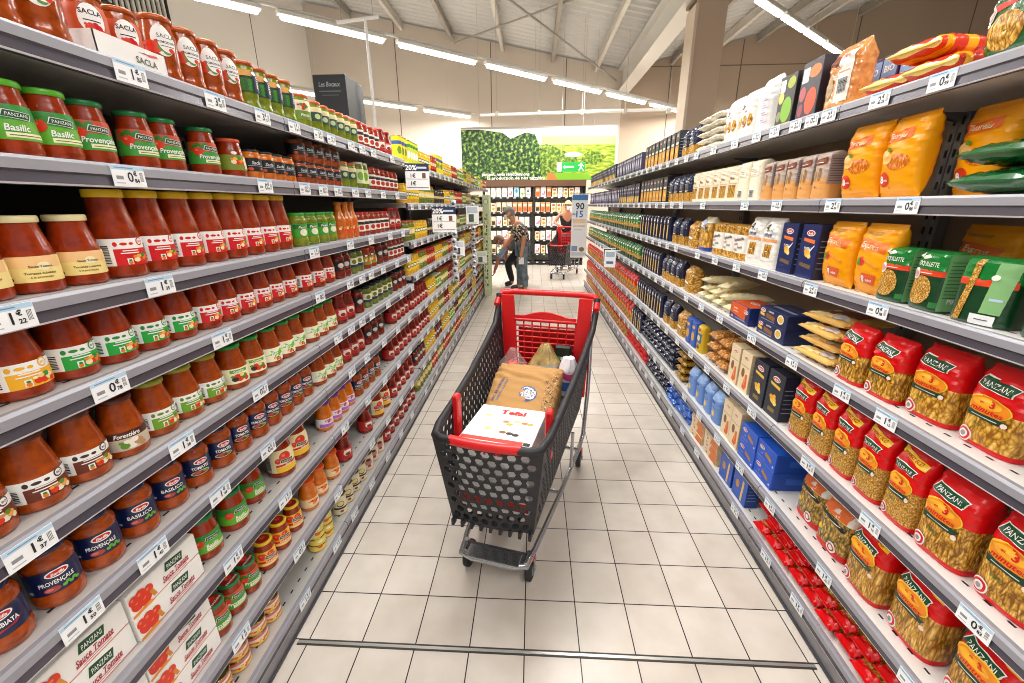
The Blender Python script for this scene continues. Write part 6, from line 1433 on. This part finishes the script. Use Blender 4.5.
def head_kit(hair, hairlen=1., mask='#e9edf2'):
    def kit(hp, fwd, rgt, up):
        out = [('hair', cap_mesh(hp, .105, .088, .118, hair, .25), None)]
        if hairlen > 1: out[0][1].grid(lambda u, v: hp(-.07 + .10*sin(pi*u) - .07 - .0*v, -.095 + .19*u, -.02 - .16*v), 10, 5, hair)
        m = MB().grid(lambda u, v: hp(.072 + .045*sin(pi*u)*(.75 + .25*sin(pi*v)), -.068 + .136*u, -.085 + .085*v), 10, 6, P(mask, .6))
        for s in (-1, 1): m.tube([hp(.075, s*.068, -.03), hp(.01, s*.085, .0)], .0022, P(mask, .6), 5)
        out.append(('face_mask', m, 'pale face mask'))
        ey = MB()
        for s in (-1, 1): ey.lathe([(.001, -.009), (.007, -.006), (.009, 0), (.007, .006), (.001, .009)], 8, P('#2a2220', .2)); ey.v[-len(ey.v)//(1 if s < 0 else 2):] = [tuple(hp(.082 + p[0], s*.032 + p[1], .022 + p[2])) for p in ey.v[-len(ey.v)//(1 if s < 0 else 2):]]
        out.append(('eyes', ey, None))
        er = MB()
        for s in (-1, 1): er.grid(lambda u, v: hp(-.005 + .03*sin(pi*u)*(v - .5), s*(.082 + .012*v), -.03 + .06*u), 5, 3, skin_mat)
        out.append(('ears', er, None))
        return out
    return kit
skin_mat = P('#c98d6c', .5); skin_mat2 = P('#b5715a', .5)
SHIRT = noise_mat('floral_shirt', [(.36, '#20201f'), (.49, '#33302c'), (.54, '#b9a58c'), (.62, '#efe6da')], 26, 3, .8)
JEANS = noise_mat('washed_jeans', [(.3, '#56646f'), (.7, '#7f8d97')], 14, 4, .8)
X0 = -.19; Y0 = 7.65
JM = {'pelvis': ((-.19, Y0, .88), (.125, .15)), 'waist': ((-.215, Y0, 1.02), (.12, .145)), 'chest': ((-.285, Y0, 1.20), (.125, .17)), 'neck': ((-.365, Y0, 1.31), .055), 'jaw': ((-.405, Y0, 1.345), .068), 'head': ((-.425, Y0, 1.40), .088), 'crown': ((-.43, Y0, 1.46), .07),
      'n_sho': ((-.29, Y0 - .19, 1.225), .058), 'n_elb': ((-.16, Y0 - .23, .985), .044), 'n_wri': ((-.20, Y0 - .24, .745), .030), 'f_sho': ((-.31, Y0 + .19, 1.22), .058), 'f_elb': ((-.38, Y0 + .23, .98), .044), 'f_wri': ((-.52, Y0 + .2, .83), .030),
      'n_hip': ((-.18, Y0 - .09, .82), .088), 'n_knee': ((-.17, Y0 - .10, .46), .064), 'n_ank': ((-.13, Y0 - .10, .085), .045), 'n_toe': ((-.30, Y0 - .11, .035), (.032, .04)), 'f_hip': ((-.20, Y0 + .09, .82), .088), 'f_knee': ((-.24, Y0 + .10, .46), .064), 'f_ank': ((-.25, Y0 + .10, .085), .045), 'f_toe': ((-.42, Y0 + .11, .035), (.032, .04))}
TOP = ['pelvis', 'waist', 'chest', 'n_sho', 'f_sho']; LEG = ['pelvis', 'n_hip', 'n_knee', 'n_ank', 'f_hip', 'f_knee', 'f_ank']
JM2 = dict(JM); 
person('person in dark floral shirt and grey jeans standing, holding white paper', JM, skin_mat, [('shirt', TOP + ['n_hip', 'f_hip'], SHIRT, .024, 'dark floral shirt body'), ('sleeve', ['n_sho', 'n_elb'], SHIRT, .020, None), ('sleeve', ['f_sho', 'f_elb'], SHIRT, .020, 'dark floral short-sleeved shirt'), ('trousers', LEG, JEANS, .012, 'washed grey-blue jeans'), ('shoes', ['n_ank', 'n_toe'], P('#3a332e', .6), .012, None), ('shoes', ['f_ank', 'f_toe'], P('#3a332e', .6), .012, None)],
       ((-.43, Y0, 1.40), (-.35, 0, .94), (-1, -.25, -.45)), (-1, 0, 0), head_kit(P('#7d7b78', .8)))
m = MB().grid(lambda u, v: (-.03 + .09*u, -.01*sin(pi*v), -.06 + .12*v), 3, 3, P('#f4f4f2', .7)); m.join(MB().grid(lambda u, v: (-.03 + .09*u, -.01*sin(pi*v) + .0015, -.06 + .12*v), 3, 3, P('#f4f4f2', .7), flip=True))
o = link('paper_note', m.mesh('paper_note'), None, (-.222, Y0 - .262, .60)); tag(o, 'white folded paper held low by the person in floral shirt', 'paper')
def sc(p, k=1.07, dy=.35): return (p[0]*k, p[1], EYE - (EYE - p[2])*k)
YB_ = 8.28
JB = {'pelvis': ((-.22, YB_, .78), (.125, .15)), 'waist': ((-.33, YB_, .83), (.115, .14)), 'chest': ((-.48, YB_ - .02, .83), (.12, .165)), 'neck': ((-.58, YB_ - .03, .86), .054), 'jaw': ((-.62, YB_ - .03, .86), .066), 'head': ((-.655, YB_ - .03, .87), .086), 'crown': ((-.69, YB_ - .03, .90), .07),
      'n_sho': ((-.52, YB_ - .19, .80), .056), 'n_elb': ((-.66, YB_ - .24, .56), .043), 'n_wri': ((-.73, YB_ - .24, .35), .030), 'f_sho': ((-.52, YB_ + .17, .82), .056), 'f_elb': ((-.56, YB_ + .22, .55), .043), 'f_wri': ((-.48, YB_ + .2, .36), .030),
      'n_hip': ((-.22, YB_ - .10, .74), .09), 'n_knee': ((-.50, YB_ - .12, .45), .066), 'n_ank': ((-.40, YB_ - .12, .085), .045), 'n_toe': ((-.56, YB_ - .13, .035), (.032, .04)), 'f_hip': ((-.20, YB_ + .10, .74), .09), 'f_knee': ((-.34, YB_ + .11, .42), .066), 'f_ank': ((-.10, YB_ + .11, .10), .045), 'f_toe': ((-.25, YB_ + .12, .035), (.032, .04))}
person('person in grey polo and black trousers bending to a low shelf', JB, skin_mat2, [('polo_shirt', TOP + ['n_hip', 'f_hip'], P('#6d7582', .8), .022, 'grey polo shirt'), ('sleeve', ['n_sho', 'n_elb'], P('#8fa9cc', .8), .012, 'pale blue sleeve'), ('trousers', LEG, P('#16171b', .8), .012, 'black trousers'), ('shoes', ['n_ank', 'n_toe'], P('#26221f', .6), .012, None), ('shoes', ['f_ank', 'f_toe'], P('#26221f', .6), .012, None)],
       ((-.66, YB_ - .03, .875), (-.75, 0, .66), (-.66, 0, -.75)), (-1, 0, -.3), head_kit(P('#8a6a52', .8)))
YW = 10.36; XWm = .80
JW = {'pelvis': ((XWm, YW, .90), (.15, .12)), 'waist': ((XWm, YW - .02, 1.06), (.12, .10)), 'chest': ((XWm - .01, YW - .06, 1.25), (.145, .11)), 'neck': ((XWm, YW - .10, 1.41), .046), 'jaw': ((XWm, YW - .12, 1.455), .060), 'head': ((XWm, YW - .12, 1.515), .080), 'crown': ((XWm, YW - .115, 1.57), .066),
      'n_sho': ((XWm - .165, YW - .06, 1.335), .046), 'n_elb': ((XWm - .31, YW - .12, 1.14), .036), 'n_wri': ((XWm - .17, YW - .235, 1.07), .025), 'f_sho': ((XWm + .165, YW - .06, 1.335), .046), 'f_elb': ((XWm + .27, YW - .08, 1.12), .036), 'f_wri': ((XWm + .19, YW - .24, 1.07), .025),
      'n_hip': ((XWm - .09, YW, .84), .088), 'n_knee': ((XWm - .09, YW - .03, .46), .06), 'n_ank': ((XWm - .10, YW + .02, .08), .04), 'n_toe': ((XWm - .11, YW - .12, .03), (.03, .036)), 'f_hip': ((XWm + .09, YW, .84), .088), 'f_knee': ((XWm + .09, YW - .02, .46), .06), 'f_ank': ((XWm + .1, YW + .08, .08), .04), 'f_toe': ((XWm + .11, YW - .06, .03), (.03, .036))}
person('fair-haired person in black sleeveless top and mask pushing a cart', JW, P('#cc8f70', .5), [('top', ['pelvis', 'waist', 'chest', 'n_sho', 'f_sho', 'n_hip', 'f_hip'], P('#1b1b1e', .8), .018, 'black sleeveless top'), ('trousers', LEG, P('#5d5f66', .8), .012, 'grey trousers'), ('shoes', ['n_ank', 'n_toe'], P('#3a332e', .6), .01, None), ('shoes', ['f_ank', 'f_toe'], P('#3a332e', .6), .01, None)],
       ((XWm, YW - .12, 1.515), (0, -.1, 1), (.45, -1, -.1)), (0, -1, 0), head_kit(P('#dcc08a', .7), 2))
cart((.66, 9.42, 0), radians(-18), 'far shopping cart with red gate pushed by the fair-haired person')
# ------------------------------------------------------------------ world and view
w = bpy.data.worlds.new('ambient_fill'); SC.world = w; w.use_nodes = True  # added ambient fill, entering where the room is left open
w.node_tree.nodes['Background'].inputs['Color'].default_value = (1, .98, .95, 1); w.node_tree.nodes['Background'].inputs['Strength'].default_value = WORLD
vs = SC.view_settings; vs.view_transform = 'Standard'; vs.look = 'None'; vs.gamma = 1; vs.use_curve_mapping = False; vs.exposure = EXPO
SC.cycles.filter_width = 1.0; SC.cycles.use_denoising = True; SC.cycles.max_bounces = 6; SC.cycles.diffuse_bounces = 4; SC.cycles.glossy_bounces = 3
